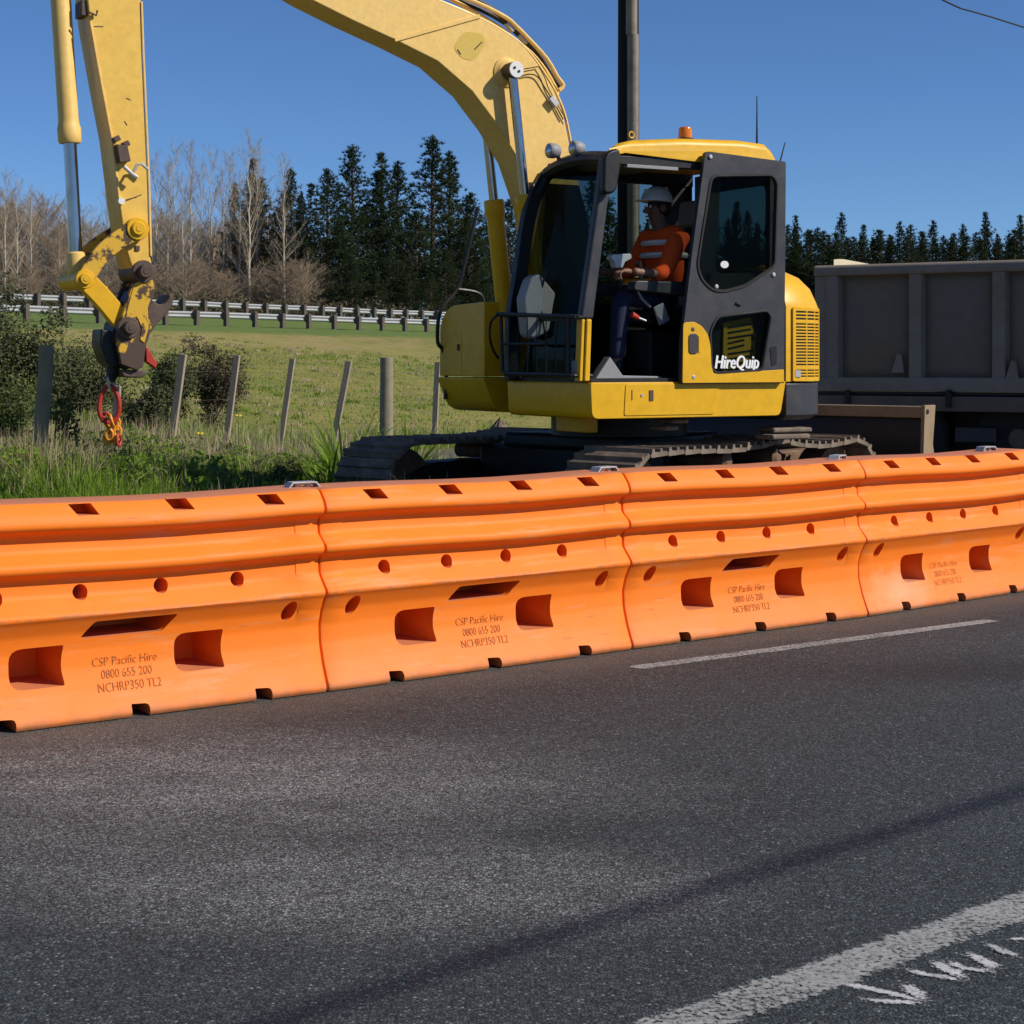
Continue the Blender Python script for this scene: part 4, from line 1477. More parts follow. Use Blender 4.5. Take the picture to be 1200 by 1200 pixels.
# lettering on the lower pane
vs, fs = text_mesh('HireQuip', 1.0, 0.0, 0.22)
x0, x1 = min(v[0] for v in vs), max(v[0] for v in vs)
A0, A1 = ex(838, 430, DB1)[0], ex(889, 430, DB1)[0]
zb = ex(860, 432, DB1)[1]
zt = ex(860, 417, DB1)[1]
hh = max(v[1] for v in vs if True)
tx = MB()
for dy in (0.0, 0.003, 0.006, 0.009, 0.012):
    tx.add([(A0 + (v[0] - x0) / (x1 - x0) * (A1 - A0) + dy * 0.8 - 0.003, DB1 + 0.003 + dy * 0.2, zb + v[1] / hh * (zt - zb) + dy * 0.4) for v in vs], fs)
tx.build('lettering', 'white_print', door, smooth=0)

# ---- guard in front of the cab
gd = MB()
AG = 1.10
for pts in ([(583, 368), (640, 370), (676, 371)], [(588, 403), (640, 403)], [(592, 438), (640, 439), (672, 440)]):
    gd.tube([exf(x, y, AG) for x, y in pts], 0.016 if pts[0][1] != 403 else 0.010, 8)
for x, y0, y1 in ((587, 368, 436), (640, 403, 440), (666, 371, 440)):
    gd.tube([exf(x, y0, AG), exf(x + (2 if x == 587 else 0), y1, AG)], 0.014 if x != 640 else 0.007, 8)
for x, y in ((676, 371), (672, 440), (590, 370), (594, 438)):
    p = exf(x, y, AG)
    gd.tube([p, Vector((0.94, min(p.y, 1.08), p.z))], 0.012, 6)
gd.build('front_guard', 'black', exc)
msh = MB()
for k in range(7):
    x = 596 + k * 11
    msh.tube([exf(x, 372, AG - 0.01), exf(x, 438, AG - 0.01)], 0.0035, 5)
tag(msh.build('guard_mesh', 'black', exc), kind='stuff')
MB().tube(smooth_path([exf(582, 370, 1.12), exf(575, 378, 1.14), exf(574, 395, 1.14), exf(578, 410, 1.1), exf(584, 420, 1.05)], 4), 0.010, 7).build('loose_hose', 'black', exc)
MB().box(exf(676, 430, 1.04), (0.06, 0.07, 0.09)).build('washer_bottle', 'grey', exc, 0.015)
# mirror at the near front corner
mb_ = MB()
mp = rounded(side([(710, 178), (728, 172), (730, 190), (724, 226), (708, 228)], 1.22), 0.06, 4)
mb_.prism(mp, lambda a, z: (a, 1.15, z), lambda a, z: (a, 1.21, z))
mb_.build('mirror', 'black', exc, 0.02)
MB().tube([exp_(712, 200, 1.15), exp_(709, 205, 1.12)], 0.02, 8).build('mirror_bracket', 'steel', exc)
# work lamps on the header
for x, y, b_, sc in ((652, 177, 0.30, 1.0), (680, 174, 0.62, 1.0)):
    c = exp_(x, y, b_)
    l = MB()
    l.lathe(c + Vector((0.07, 0, 0)), (-1, 0, 0), [(0, 0.05), (0.01, 0.056), (0.05, 0.056), (0.09, 0.04), (0.10, 0.02)], 18)
    lo = l.build('work_lamp', 'grey', exc)
    MB().lathe(c + Vector((0.064, 0, 0)), (1, 0, 0), [(0, 0.045), (0.008, 0.045), (0.014, 0.03)], 16).build('reflector', 'chrome', lo)
    MB().tube([c + Vector((-0.01, 0, -0.03)), c + Vector((-0.04, 0, -0.10))], 0.016, 6).build('lamp_bracket', 'black', lo)
# beacon, lifting eye, antennas
bc_ = exp_(803, 162, 0.98)
bz = rp[4][1] - 0.005
bk_ = MB().lathe((bc_.x, 0.98, bz), (0, 0, 1), [(0, 0.058), (0.02, 0.058), (0.022, 0.05)], 18).build('beacon_base', 'black', exc)
MB().lathe((bc_.x, 0.98, bz + 0.022), (0, 0, 1), [(0, 0.05), (0.06, 0.048), (0.075, 0.042), (0.08, 0.03)], 18).build('amber_dome', 'amber', bk_)
ey = exp_(740, 160, 0.75)
MB().tube([ey + Vector((0.022 * math.cos(t), 0, 0.012 + 0.022 * math.sin(t))) for t in np.linspace(0, 2 * math.pi, 12, endpoint=False)], 0.006, 6, closed=True).build('lifting_eye', 'yellow', exc)
aa_ = exp_(887, 166, 0.75)
MB().tube([aa_ + Vector((0, 0, -0.02)), aa_ + Vector((0, 0, 0.15)), exp_(887, 113, 0.75)], [0.009, 0.006, 0.004], 6).build('antenna', 'black', exc)
MB().tube([exp_(914, 190, 1.0), exp_(920, 167, 1.0)], [0.006, 0.004], 6).build('antenna', 'black', exc)
# ---- inside the cab
st = MB()
sa = -0.12
slab(st, rounded([(0.34, 1.62), (0.30, 1.74), (-0.12, 1.72), (-0.16, 1.60)], 0.05, 3), 0.38, 0.86)
seat = st.build('seat', 'black', exc, 0.03)
bk2 = MB()
slab(bk2, rounded([(-0.10, 1.70), (-0.20, 2.32), (-0.30, 2.32), (-0.24, 1.66)], 0.05, 3), 0.40, 0.84)
bk2.build('seat_back', 'black', seat, 0.03)
hd2 = MB()
slab(hd2, rounded([(-0.20, 2.36), (-0.22, 2.56), (-0.30, 2.54), (-0.29, 2.36)], 0.04, 3), 0.48, 0.76)
hd2.build('head_rest', 'grey', seat, 0.03)
MB().box((0.1, 0.62, 1.42), (0.30, 0.32, 0.34)).build('seat_box', 'black', seat, 0.02)
for b_ in (0.30, 0.92):
    c = MB()
    slab(c, rounded([(0.52, 1.86), (0.50, 1.93), (-0.05, 1.93), (-0.05, 1.82)], 0.03, 3), b_ - 0.05, b_ + 0.05)
    co = c.build('console', 'dark', exc, 0.01)
    MB().tube([(0.42, b_, 1.92), (0.43, b_, 2.02), (0.45, b_, 2.06)], [0.014, 0.016, 0.026], 8).build('joystick', 'black', co)
lvp = [exp_(757, 376, 0.98), exp_(742, 370, 0.98)]
lv1 = MB().tube([lvp[0], lvp[1]], [0.008, 0.008], 8).build('safety_lever', 'steel', exc)
MB().tube([exp_(748, 372.5, 0.98), exp_(740, 368.5, 0.98)], [0.016, 0.024], 10).build('lever_grip', 'red', lv1)
# white phone holder and pale plastic duct
wh = MB()
p1 = exp_(728, 300, 0.70)
slab(wh, rounded(side([(718, 298), (740, 297), (741, 303), (733, 307), (730, 314), (722, 314), (720, 306), (716, 303)], 0.73), 0.01, 2), 0.66, 0.73)
wh.build('phone_holder', 'white', exc, 0.008)
MB().tube([exp_(728, 312, 0.70), exp_(728, 335, 0.68), exp_(726, 360, 0.66)], 0.012, 6).build('holder_stem', 'black', exc)
du = MB()
dpx = side([(614, 350), (622, 326), (632, 320), (652, 344), (650, 352), (644, 388), (626, 398), (618, 392)], 0.45)
slab(du, rounded(dpx, 0.02, 2), 0.33, 0.45)
du.build('dash_duct', 'grey', exc, 0.02)
MB().tube([exp_(742, 330, 0.9), exp_(752, 350, 0.92), exp_(762, 360, 0.92)], 0.01, 6).build('belt_stalk', 'grey', exc)
MB().box(exp_(775, 368, 0.93), (0.10, 0.02, 0.14), Matrix.Rotation(0.4, 3, 'Y')).build('control_plate', 'grey', exc, 0.01)
fl_ = MB()
slab(fl_, side([(696, 447), (715, 418), (722, 428), (730, 440), (775, 441), (775, 448)], 1.08), 1.0, 1.08)
fl_.build('step_plate', 'grey', exc, 0.006)

# ---- undercarriage: its own heading
U_ANG = R(48)
U_C = Vector((0.80, 13.6, 0))
Ul = Matrix.Rotation(-E_ANG, 4, 'Z') @ Matrix.Translation(U_C - EO) @ Matrix.Rotation(U_ANG, 4, 'Z')


def under(o):
    o.matrix_local = Ul
    return o


TW, TY = 0.60, 1.15
IDX, IDR = 1.30, 0.335


def track_path(n):
    """n (position, tangent angle) stations round the track in the x-z plane, outer link line"""
    pts = []
    for k in range(60):
        an = math.pi / 2 + math.pi * k / 59
        pts.append((-IDX + IDR * math.cos(an), 0.385 + IDR * math.sin(an)))
    for k in range(1, 40):
        pts.append((-IDX + 2 * IDX * k / 40, 0.385 - IDR))
    for k in range(60):
        an = -math.pi / 2 + math.pi * k / 59
        pts.append((IDX + IDR * math.cos(an), 0.385 + IDR * math.sin(an)))
    for k in range(1, 60):
        t = k / 60
        x = IDX - 2 * IDX * t
        sag = 0.03 * math.exp(-((x - 0.25) / 0.28) ** 2) - 0.022 * math.sin(math.pi * min(1, max(0, (x - 0.3) / 0.9))) - 0.008 * math.sin(math.pi * min(1, max(0, (0.2 - x) / 1.3)))
        pts.append((x, 0.385 + IDR + sag))
    P = [Vector(p) for p in pts]
    L = [0]
    for i in range(len(P)):
        L.append(L[-1] + (P[(i + 1) % len(P)] - P[i]).length)
    out = []
    for k in range(n):
        s = L[-1] * k / n
        i = max(j for j in range(len(P)) if L[j] <= s)
        a, b = P[i], P[(i + 1) % len(P)]
        t = (s - L[i]) / max(1e-6, L[i + 1] - L[i])
        d = (b - a).normalized()
        out.append((a.lerp(b, t), math.atan2(d.y, d.x)))
    return out, L[-1]


NS = 38
tp, tl_ = track_path(NS)
pitch = tl_ / NS
sh = MB()
prof = [(-pitch * 0.49, 0.0), (-pitch * 0.47, 0.022), (-pitch * 0.2, 0.022), (-pitch * 0.18, 0.045), (-pitch * 0.06, 0.045), (-pitch * 0.04, 0.022), (pitch * 0.26, 0.022), (pitch * 0.28, 0.048), (pitch * 0.40, 0.048), (pitch * 0.44, 0.02), (pitch * 0.50, 0.004), (pitch * 0.46, -0.012), (-pitch * 0.46, -0.008)]
sh.prism(prof, lambda x, z: (x, -TW / 2, -z), lambda x, z: (x, TW / 2, -z))
sh_me = sh.mesh('track_shoe', 30)
sh_me.materials.append(M['mud'])
fr_ = MB()
fr_.prism(rounded([(-1.25, 0.22), (1.2, 0.22), (1.3, 0.44), (1.0, 0.56), (-1.0, 0.56), (-1.35, 0.44)], 0.06, 3), lambda x, z: (x, -0.14, z), lambda x, z: (x, 0.14, z))
fr_me = fr_.mesh('track_frame', 30)
fr_me.materials.append(M['black'])
wl_ = MB()
for sg in (0,):
    wl_.lathe((0, -0.10, 0.385), (0, 1, 0), [(0, 0.2), (0.0, 0.30), (0.05, 0.31), (0.15, 0.31), (0.2, 0.30), (0.2, 0.2)], 24)
wl_me = wl_.mesh('idler', 30)
wl_me.materials.append(M['rust'])
ro = MB()
for k in range(6):
    ro.lathe((-0.95 + 0.38 * k, -0.2, 0.17), (0, 1, 0), [(0, 0.05), (0.02, 0.10), (0.1, 0.10), (0.3, 0.10), (0.38, 0.10), (0.4, 0.05)], 14)
for x in (-0.35, 0.3):
    ro.lathe((x, -0.22, 0.63), (0, 1, 0), [(0, 0.03), (0.02, 0.065), (0.42, 0.065), (0.44, 0.03)], 14)
ro_me = ro.mesh('track_roller', 30)
ro_me.materials.append(M['rust'])
for sg in (-1, 1):
    tr = link('track', fr_me, exc)
    tr.matrix_local = Ul @ Matrix.Translation((0, sg * TY, 0))
    link('idler', wl_me, tr).location = (-IDX, 0, 0)
    link('sprocket', wl_me, tr).location = (IDX, 0, 0)
    tag(link('track_roller', ro_me, tr), kind='stuff')
    for (p, an) in tp:
        s = link('track_shoe', sh_me, tr)
        s.location = (p.x, random.uniform(-0.004, 0.004), p.y)
        s.rotation_euler = (random.uniform(-0.015, 0.015), -an + random.uniform(-0.05, 0.05), 0)
cf = MB()
cf.box((0, 0, 0.55), (1.1, 1.9, 0.30))
cf.box((0, 0, 0.74), (1.25, 1.25, 0.12))
under(cf.build('lower_frame', 'black', exc, 0.04))
yb = MB()
yb.box((0.62, 0.38, 0.90), (0.10, 0.42, 0.11))
yb.build('swing_stop', 'yellow', exc, 0.01)
# steps and clods on top of the near track
for x0, x1, y0, y1, bb in ((898, 941, 500, 507, 1.0), (894, 939, 507.5, 515, 1.03), (776, 797, 491, 496, 0.9), (770, 786, 499, 504, 0.95)):
    p, q_ = ex(x0, y1, bb), ex(x1, y0, bb)
    MB().box(((p[0] + q_[0]) / 2, bb, (p[1] + q_[1]) / 2), (abs(p[0] - q_[0]), 0.22, abs(p[1] - q_[1])), Matrix.Rotation(random.uniform(-0.1, 0.1), 3, 'Z')).build('mud_clod', 'mud', exc, 0.015)

# ---- dozer blade
bl = MB()
zs = np.linspace(0.30, 0.985, 9)
prof = [(2.40 + 0.16 * ((z - 0.66) / 0.36) ** 2, z) for z in zs]
poly = [(x, z) for x, z in prof] + [(x - 0.03, z) for x, z in reversed(prof)]
bl.prism(poly, lambda x, z: (x, -1.42, z), lambda x, z: (x, 1.42, z))
blade = under(bl.build('dozer_blade', 'black', exc, 0.004))
tb = MB()
tb.box((2.455, 0, 0.93), (0.10, 2.84, 0.10))
b2 = tb.build('top_beam', 'tan', blade, 0.012)
b2.matrix_local = Matrix()
for sg in (-1, 1):
    ep = MB()
    ep.prism([(2.40, 0.99), (2.585, 0.99), (2.57, 0.86), (2.54, 0.66), (2.59, 0.45), (2.66, 0.29), (2.36, 0.29), (2.38, 0.66)], lambda x, z, g=sg: (x, g * 1.42, z), lambda x, z, g=sg: (x, g * 1.455, z))
    e2 = ep.build('end_plate', 'tan', blade, 0.004)
hl = MB()
hl.cyl((2.44, -1.456, 0.935), (2.44, -1.460, 0.935), 0.022, 12)
hl.build('lifting_hole', 'black', blade)
for sg in (-1, 1):
    ar = MB()
    ar.bar((0.5, sg * 0.55, 0.50), (2.42, sg * 0.72, 0.55), 0.16, 0.18)
    under(ar.build('blade_arm', 'rust', exc, 0.015))
    cy = MB()
    cy.tube([(0.6, sg * 0.28, 0.44), (1.6, sg * 0.30, 0.46)], 0.06, 14)
    cyo = under(cy.build('blade_cylinder', 'black', exc))
    MB().tube([(1.6, sg * 0.30, 0.46), (2.4, sg * 0.31, 0.48)], 0.035, 12).build('rod', 'chrome', cyo)

# ================================================================== LIFTING RING AND CHAIN HANGING FROM THE HITCH
lr0 = exc.matrix_basis @ Vector((0, 0, 0))
MWx = Matrix.Translation(EO) @ Matrix.Rotation(E_ANG, 4, 'Z')
ring_c = MWx @ exp_(128, 474, -0.2)
lr = thing('lifting_ring', 'red oval lifting ring with yellow chain hooks hanging below the quick hitch', 'lifting ring', ring_c, R(15))
MB().tube([(0.065 * math.cos(t) * (1 - 0.12 * math.sin(t)), 0, 0.122 * math.sin(t)) for t in np.linspace(0, 2 * math.pi, 28, endpoint=False)], 0.0165, 8, closed=True).build('ring', 'red', lr)
MB().tube([(0.012 + 0.02 * math.cos(t), 0.02 * math.cos(t), 0.155 + 0.05 * math.sin(t)) for t in np.linspace(0, 2 * math.pi, 16, endpoint=False)], 0.010, 7, closed=True).build('shackle', 'steel', lr)
for k in range(9):
    c = Vector((0.012 + 0.028 * (k % 3 - 1) + 0.008 * k / 3, random.uniform(-0.03, 0.03), -0.085 - 0.019 * k))
    rot = Matrix.Rotation(random.uniform(0, 3.1), 3, 'Z') @ Matrix.Rotation(random.uniform(-0.9, 0.9), 3, 'X')
    pts = [c + rot @ Vector((0.022 * math.cos(t), 0, 0.036 * math.sin(t))) for t in np.linspace(0, 2 * math.pi, 12, endpoint=False)]
    MB().tube(pts, 0.0105, 6, closed=True).build('chain_link', 'chain' if k % 4 else 'red', lr)
for k, (x, z) in enumerate(((0.045, -0.20), (-0.005, -0.225))):
    pts = [Vector((x + 0.03 * math.cos(t), 0.02 * k, z + 0.034 * math.sin(t))) for t in np.linspace(1.2, 5.6, 12)]
    MB().tube([pts[0] + Vector((0, 0, 0.05))] + pts, [0.008] + [0.013] * 11 + [0.005], 7).build('hook', 'chain', lr)
MB().tube([(-0.07, 0.01, -0.06), (-0.045, 0.0, -0.085), (-0.01, -0.01, -0.10)], [0.006, 0.018, 0.012], 7).build('hook_tip', 'red', lr)

# ================================================================== OPERATOR
def skin_fig(name, joints_, edges, radii, mat, parent, sub=2):
    me = bpy.data.meshes.new(name)
    me.from_pydata([tuple(j) for j in joints_], edges, [])
    me.materials.append(M[mat])
    o = bpy.data.objects.new(name, me)
    COL.objects.link(o)
    if parent:
        o.parent = parent
    sk_ = o.modifiers.new('skin', 'SKIN')
    sk_.use_smooth_shade = True
    layer = me.skin_vertices[0].data
    for i, r in enumerate(radii):
        layer[i].radius = r if isinstance(r, tuple) else (r, r)
        layer[i].use_root = (i == 0)
    ss = o.modifiers.new('sub', 'SUBSURF')
    ss.levels = ss.render_levels = sub
    return o


op = thing('person', 'excavator operator in an orange shirt and white hard hat seated at the controls', 'person', MWx @ Vector((0, 0.62, 1.72)), E_ANG)
OL = Vector((0, 0.62, 1.72))


def o_(px, py, b):
    return exp_(px, py, b) - OL


hip = o_(786, 350, 0.62)
ch = o_(778, 300, 0.62)
sho = o_(777, 276, 0.62)
nk = o_(772, 264, 0.62)
hdp = o_(769, 246, 0.62)
ls, rs = sho + Vector((-0.01, 0.19, -0.01)), sho + Vector((0, -0.19, -0.01))
le, re_ = o_(778, 322, 0.90), sho + Vector((0.10, -0.27, -0.26))
lw, rw_ = o_(741, 318, 0.92), Vector((0.40, -0.30, 0.30))
lk, rk = o_(728, 348, 0.80), o_(726, 346, 0.44)
la, ra = o_(722, 428, 0.80), o_(722, 428, 0.46)
lt, rt = la + Vector((0.16, 0, -0.03)), ra + Vector((0.16, 0, -0.03))
jn = [hip, ch, sho, nk, hdp + Vector((0, 0, -0.02)), hdp + Vector((0, 0, 0.07)), ls, le, lw, rs, re_, rw_, hip + Vector((0.02, 0.10, 0)), lk, la, lt, hip + Vector((0.02, -0.10, 0)), rk, ra, rt]
ed = [(0, 1), (1, 2), (2, 3), (3, 4), (4, 5), (2, 6), (6, 7), (7, 8), (2, 9), (9, 10), (10, 11), (0, 12), (12, 13), (13, 14), (14, 15), (0, 16), (16, 17), (17, 18), (18, 19)]
rad = [(0.11, 0.09), (0.10, 0.07), (0.07, 0.05), 0.05, (0.085, 0.075), (0.075, 0.07), 0.045, 0.038, 0.03, 0.045, 0.038, 0.03, 0.07, 0.05, 0.04, 0.035, 0.07, 0.05, 0.04, 0.035]
body = skin_fig('body', jn, ed, rad, 'skin', op)
# face
hc = hdp + Vector((0, 0, 0.0))
MB().loft([[hc + Vector((0.085 + t, 0, -0.005 - dz)) + Vector((0, w * math.cos(k * math.pi / 4), h * math.sin(k * math.pi / 4))) for k in range(8)] for t, dz, w, h in ((-0.02, 0, 0.018, 0.028), (0.01, 0.004, 0.014, 0.022), (0.03, 0.010, 0.008, 0.010))]).build('nose', 'skin', op)
for sg in (-1, 1):
    MB().lathe(hc + Vector((0.070, sg * 0.032, 0.02)), (1, 0, 0), [(0, 0.013), (0.008, 0.011), (0.012, 0.005)], 10).build('eye', 'eye', op)
    MB().lathe(hc + Vector((-0.005, sg * 0.078, 0.005)), (0, sg, 0), [(0, 0.012), (0.006, 0.028), (0.014, 0.022)], 10).build('ear', 'skin', op)
MB().box(hc + Vector((0.078, 0, -0.05)), (0.012, 0.045, 0.012)).build('mouth', 'lips', op, 0.004)
MB().lathe(hc + Vector((-0.03, 0, -0.02)), (0, 0, 1), [(-0.03, 0.06), (0, 0.085), (0.06, 0.09), (0.08, 0.085)], 16).build('hair', 'hair', op)
# helmet
hm = MB()
hm.lathe(hc + Vector((-0.005, 0, 0.055)), (-0.08, 0, 1), [(0, 0.118), (0.02, 0.118), (0.05, 0.110), (0.085, 0.088), (0.110, 0.05), (0.118, 0.01)], 20)
hm.prism(rounded([(0.06, -0.09), (0.165, -0.055), (0.165, 0.055), (0.06, 0.09)], 0.04, 4), lambda x, y: hc + Vector((x, y, 0.06)), lambda x, y: hc + Vector((x, y, 0.068)))
hm.bar(hc + Vector((0.10, 0, 0.13)), hc + Vector((-0.10, 0, 0.155)), 0.02, 0.035)
hm.build('hard_hat', 'white', op)
# clothing grown on the same skeleton, a little thicker
sj = [hip + Vector((0, 0, 0.03)), ch, sho, sho + (nk - sho) * 0.5, ls, ls.lerp(le, 0.5), le, le.lerp(lw, 0.35), rs, rs.lerp(re_, 0.5), re_, re_.lerp(rw_, 0.35)]
skin_fig('shirt', sj, [(0, 1), (1, 2), (2, 3), (2, 4), (4, 5), (5, 6), (6, 7), (2, 8), (8, 9), (9, 10), (10, 11)],
         [(0.17, 0.135), (0.165, 0.13), (0.14, 0.11), 0.075, 0.085, 0.075, 0.065, 0.055, 0.085, 0.075, 0.065, 0.055], 'shirt', op)
for zz_, rx_, ry_ in ((0.36, 0.135, 0.175), (0.22, 0.15, 0.18)):
    cc_ = ch + (sho - ch) * ((zz_ - 0.22) / 0.14 * 0.6)
    MB().tube([cc_ + Vector((rx_ * math.cos(t), ry_ * math.sin(t), 0)) for t in np.linspace(0, 2 * math.pi, 20, endpoint=False)], 0.022, 6, closed=True).build('reflective_band', 'white', op)
tj = [hip, jn[12], lk, lk.lerp(la, 0.6), la + Vector((0, 0, 0.03)), jn[16], rk, rk.lerp(ra, 0.6), ra + Vector((0, 0, 0.03))]
skin_fig('trousers', tj, [(0, 1), (1, 2), (2, 3), (3, 4), (0, 5), (5, 6), (6, 7), (7, 8)], [(0.155, 0.12), 0.10, 0.075, 0.062, 0.058, 0.10, 0.075, 0.062, 0.058], 'navy', op)
for a_, t_ in ((la, lt), (ra, rt)):
    skin_fig('boot', [a_ + Vector((-0.02, 0, 0.06)), a_ + Vector((-0.01, 0, -0.03)), t_ + Vector((-0.05, 0, -0.01)), t_ + Vector((0.02, 0, -0.02))], [(0, 1), (1, 2), (2, 3)], [0.05, 0.058, 0.052, 0.04], 'black', op)
# hands closed on the joysticks: palm, four curled fingers and a thumb
for w_, sg in ((lw, 1), (rw_, -1)):
    f_ = Vector((1, 0, 0))
    hj = [w_, w_ + f_ * 0.05, w_ + f_ * 0.09]
    he = [(0, 1), (1, 2)]
    hr_ = [0.026, (0.038, 0.022), (0.036, 0.018)]
    for k in range(4):
        base = w_ + f_ * 0.09 + Vector((0, (k - 1.5) * 0.02, 0))
        ln = (0.036, 0.042, 0.040, 0.030)[k]
        i0 = len(hj)
        hj += [base, base + Vector((ln, 0, -0.012)), base + Vector((ln * 1.15, 0, -0.045)), base + Vector((ln * 0.6, 0, -0.062))]
        he += [(2, i0), (i0, i0 + 1), (i0 + 1, i0 + 2), (i0 + 2, i0 + 3)]
        hr_ += [0.010, 0.0095, 0.009, 0.008]
    i0 = len(hj)
    tb_ = w_ + f_ * 0.04 + Vector((0, -sg * 0.03, -0.005))
    hj += [tb_, tb_ + Vector((0.035, -sg * 0.018, -0.02)), tb_ + Vector((0.058, -sg * 0.008, -0.04))]
    he += [(1, i0), (i0, i0 + 1), (i0 + 1, i0 + 2)]
    hr_ += [0.013, 0.011, 0.009]
    skin_fig('hand', hj, he, hr_, 'skin', op, 1)

# ================================================================== TIPPER TRUCK
TO, T_ANG = Vector((3.60, 20.0, 0)), R(-30)
tu = Vector((math.cos(T_ANG), math.sin(T_ANG), 0))
tn = Vector((-math.sin(T_ANG), math.cos(T_ANG), 0))
truck = thing('tipper_truck', 'dull grey tipper truck body with ribbed side panels parked behind the excavator blade', 'truck', TO, T_ANG)


def tk(px, py, y0=0.0):
    d = Vector(((px - 600) / FPX, 1.0, -(py - HORIZ) / FPX))
    c = Vector((0, 0, CAM_H))
    t = ((TO - c).dot(tn) + y0) / d.dot(tn)
    P = c + d * t
    return ((P - TO).dot(tu), P.z)


TL, TWd = 4.6, 2.35
ztop, zin, zbot = 2.49, 2.36, 1.19
lower_z = 0.83
# floor, side sheet, far side, ends
MB().box((TL / 2, TWd / 2, 1.10), (TL, TWd - 0.1, 0.12)).build('tray_floor', 'truck', truck)
ribs_t = [tk(975, 380)[0] + 0.0, tk(1072, 380)[0], tk(1170, 380)[0]]
sp_ = ribs_t[2] - ribs_t[1]
while ribs_t[-1] + sp_ < TL - 0.1:
    ribs_t.append(ribs_t[-1] + sp_)
for k, (a, b) in enumerate(zip(ribs_t[:-1], ribs_t[1:])):
    w = 0.075
    m = MB()
    m.box(((a + b) / 2, 0.125, (zin + zbot) / 2), (b - a, 0.02, zin - zbot + 0.1))
    o = m.build('side_sheet', 'truck_panel', truck)
    # pressed inner face
    pm_ = MB()
    x0_, x1_, z0_, z1_ = a + 0.10, b - 0.10, zbot + 0.0, zin - 0.02
    pm_.loft([[Vector((x, y, z)) for x, z in ((x0_ + d, z0_ + d), (x1_ - d, z0_ + d), (x1_ - d, z1_ - d), (x0_ + d, z1_ - d))] for y, d in ((0.113, 0.0), (0.085, 0.085), (0.084, 0.09))])
    pm_.build('pressed_panel', 'truck_panel', o, 0.004, 20)
for k, t in enumerate(ribs_t):
    m = MB()
    m.prism([(t - 0.10, 0.14), (t - 0.07, 0.0), (t + 0.07, 0.0), (t + 0.10, 0.14)], lambda x, y: (x, y, zbot - 0.02), lambda x, y: (x, y, zin + 0.02))
    m.build('side_rib', 'truck', truck, 0.01)
MB().box(((ribs_t[0] - 0.13) / 2, 0.08, (zin + zbot) / 2), (ribs_t[0] + 0.0, 0.11, zin - zbot + 0.06)).build('corner_post', 'truck', truck, 0.01)
m = MB()
m.prism(rounded([(0.16, zin), (-0.02, zin), (-0.02, ztop - 0.03), (0.02, ztop), (0.16, ztop)], 0.02, 2), lambda y, z: (-0.06, y, z), lambda y, z: (TL, y, z))
m.build('top_rail', 'truck', truck, 0.008)
m = MB()
m.box((TL / 2 - 0.03, 0.04, zbot - 0.09), (TL + 0.06, 0.10, 0.16))
m.build('bottom_rail', 'truck', truck, 0.01)
m = MB()
m.box((TL / 2 - 0.05, 0.06, 1.0), (TL + 0.1, 0.10, 0.035))
m.build('hinge_bar', 'black', truck, 0.006)
m = MB()
m.box((TL / 2 - 0.05, 0.03, 0.885), (TL + 0.1, 0.12, 0.17))
m.build('chassis_skirt', 'truck_low', truck, 0.012)
for px in (995, 1113, 1225):
    t, z = tk(px, 465)
    MB().box((t, -0.04, z - 0.02), (0.06, 0.07, 0.20)).build('hinge_lug', 'black', truck, 0.012)
for px, py in ((1053, 428), (1187, 436)):
    t, z = tk(px, py)
    lt_ = MB()
    lt_.prism([(t - 0.09, z - 0.09), (t + 0.06, z - 0.09), (t + 0.03, z + 0.12), (t - 0.02, z + 0.14)], lambda x, zz: (x, 0.0, zz), lambda x, zz: (x, 0.06, zz))
    lt_.build('latch', 'truck', truck, 0.01)
MB().box((TL / 2, TWd - 0.05, (ztop + zbot) / 2), (TL, 0.06, ztop - zbot)).build('far_side', 'truck', truck, 0.01)
MB().box((0.0, TWd / 2, (ztop + zbot) / 2 - 0.02), (0.06, TWd - 0.2, ztop - zbot)).build('tail_board', 'truck', truck, 0.01)
MB().box((TL, TWd / 2, (ztop + zbot) / 2 + 0.1), (0.06, TWd - 0.2, ztop - zbot + 0.3)).build('head_board', 'truck', truck, 0.01)
p0, p1 = tk(977, 308, 1.2), tk(1032, 314, 1.2)
m = MB()
Tm = (Matrix.Translation(TO) @ Matrix.Rotation(T_ANG, 4, 'Z')).inverted()
wb = [Tm @ at(977, 322, 20.6), Tm @ at(977, 304, 20.6), Tm @ at(984, 303.5, 20.75), Tm @ at(1032, 312.5, 21.9), Tm @ at(1032, 322, 21.9)]
m.add(wb + [p + Vector((0.03, 0.10, 0)) for p in wb], [(0, 1, 2, 3, 4), (9, 8, 7, 6, 5)] + [(i, (i + 1) % 5, 5 + (i + 1) % 5, 5 + i) for i in range(5)])
m.build('sunlit_rim_board', 'cream', truck, 0.004)  # pale board put in for the far tray rim catching the sun
for y in (0.72, 1.62):
    MB().box((TL / 2 + 0.3, y, 0.86), (TL + 1.2, 0.09, 0.24)).build('chassis_rail', 'black', truck, 0.01)
for t in (0.95, 2.25):
    for y in (0.22, 1.85):
        w = MB()
        w.lathe((t, y, 0.50), (0, 1, 0), [(0, 0.30), (0.01, 0.46), (0.05, 0.50), (0.22, 0.50), (0.27, 0.46), (0.28, 0.30)], 28)
        wo = w.build('wheel', 'rubber', truck)
        MB().lathe((t, y - 0.012, 0.50), (0, 1, 0), [(0, 0.10), (0.02, 0.12), (0.06, 0.2), (0.02, 0.27), (0.03, 0.29)], 24).build('rim', 'truck_low', wo)
MB().box((1.6, 0.6, 0.62), (3.0, 0.05, 0.55)).build('under_guard', 'black', truck, 0.01)
t, z = tk(1142, 510, 0.1)
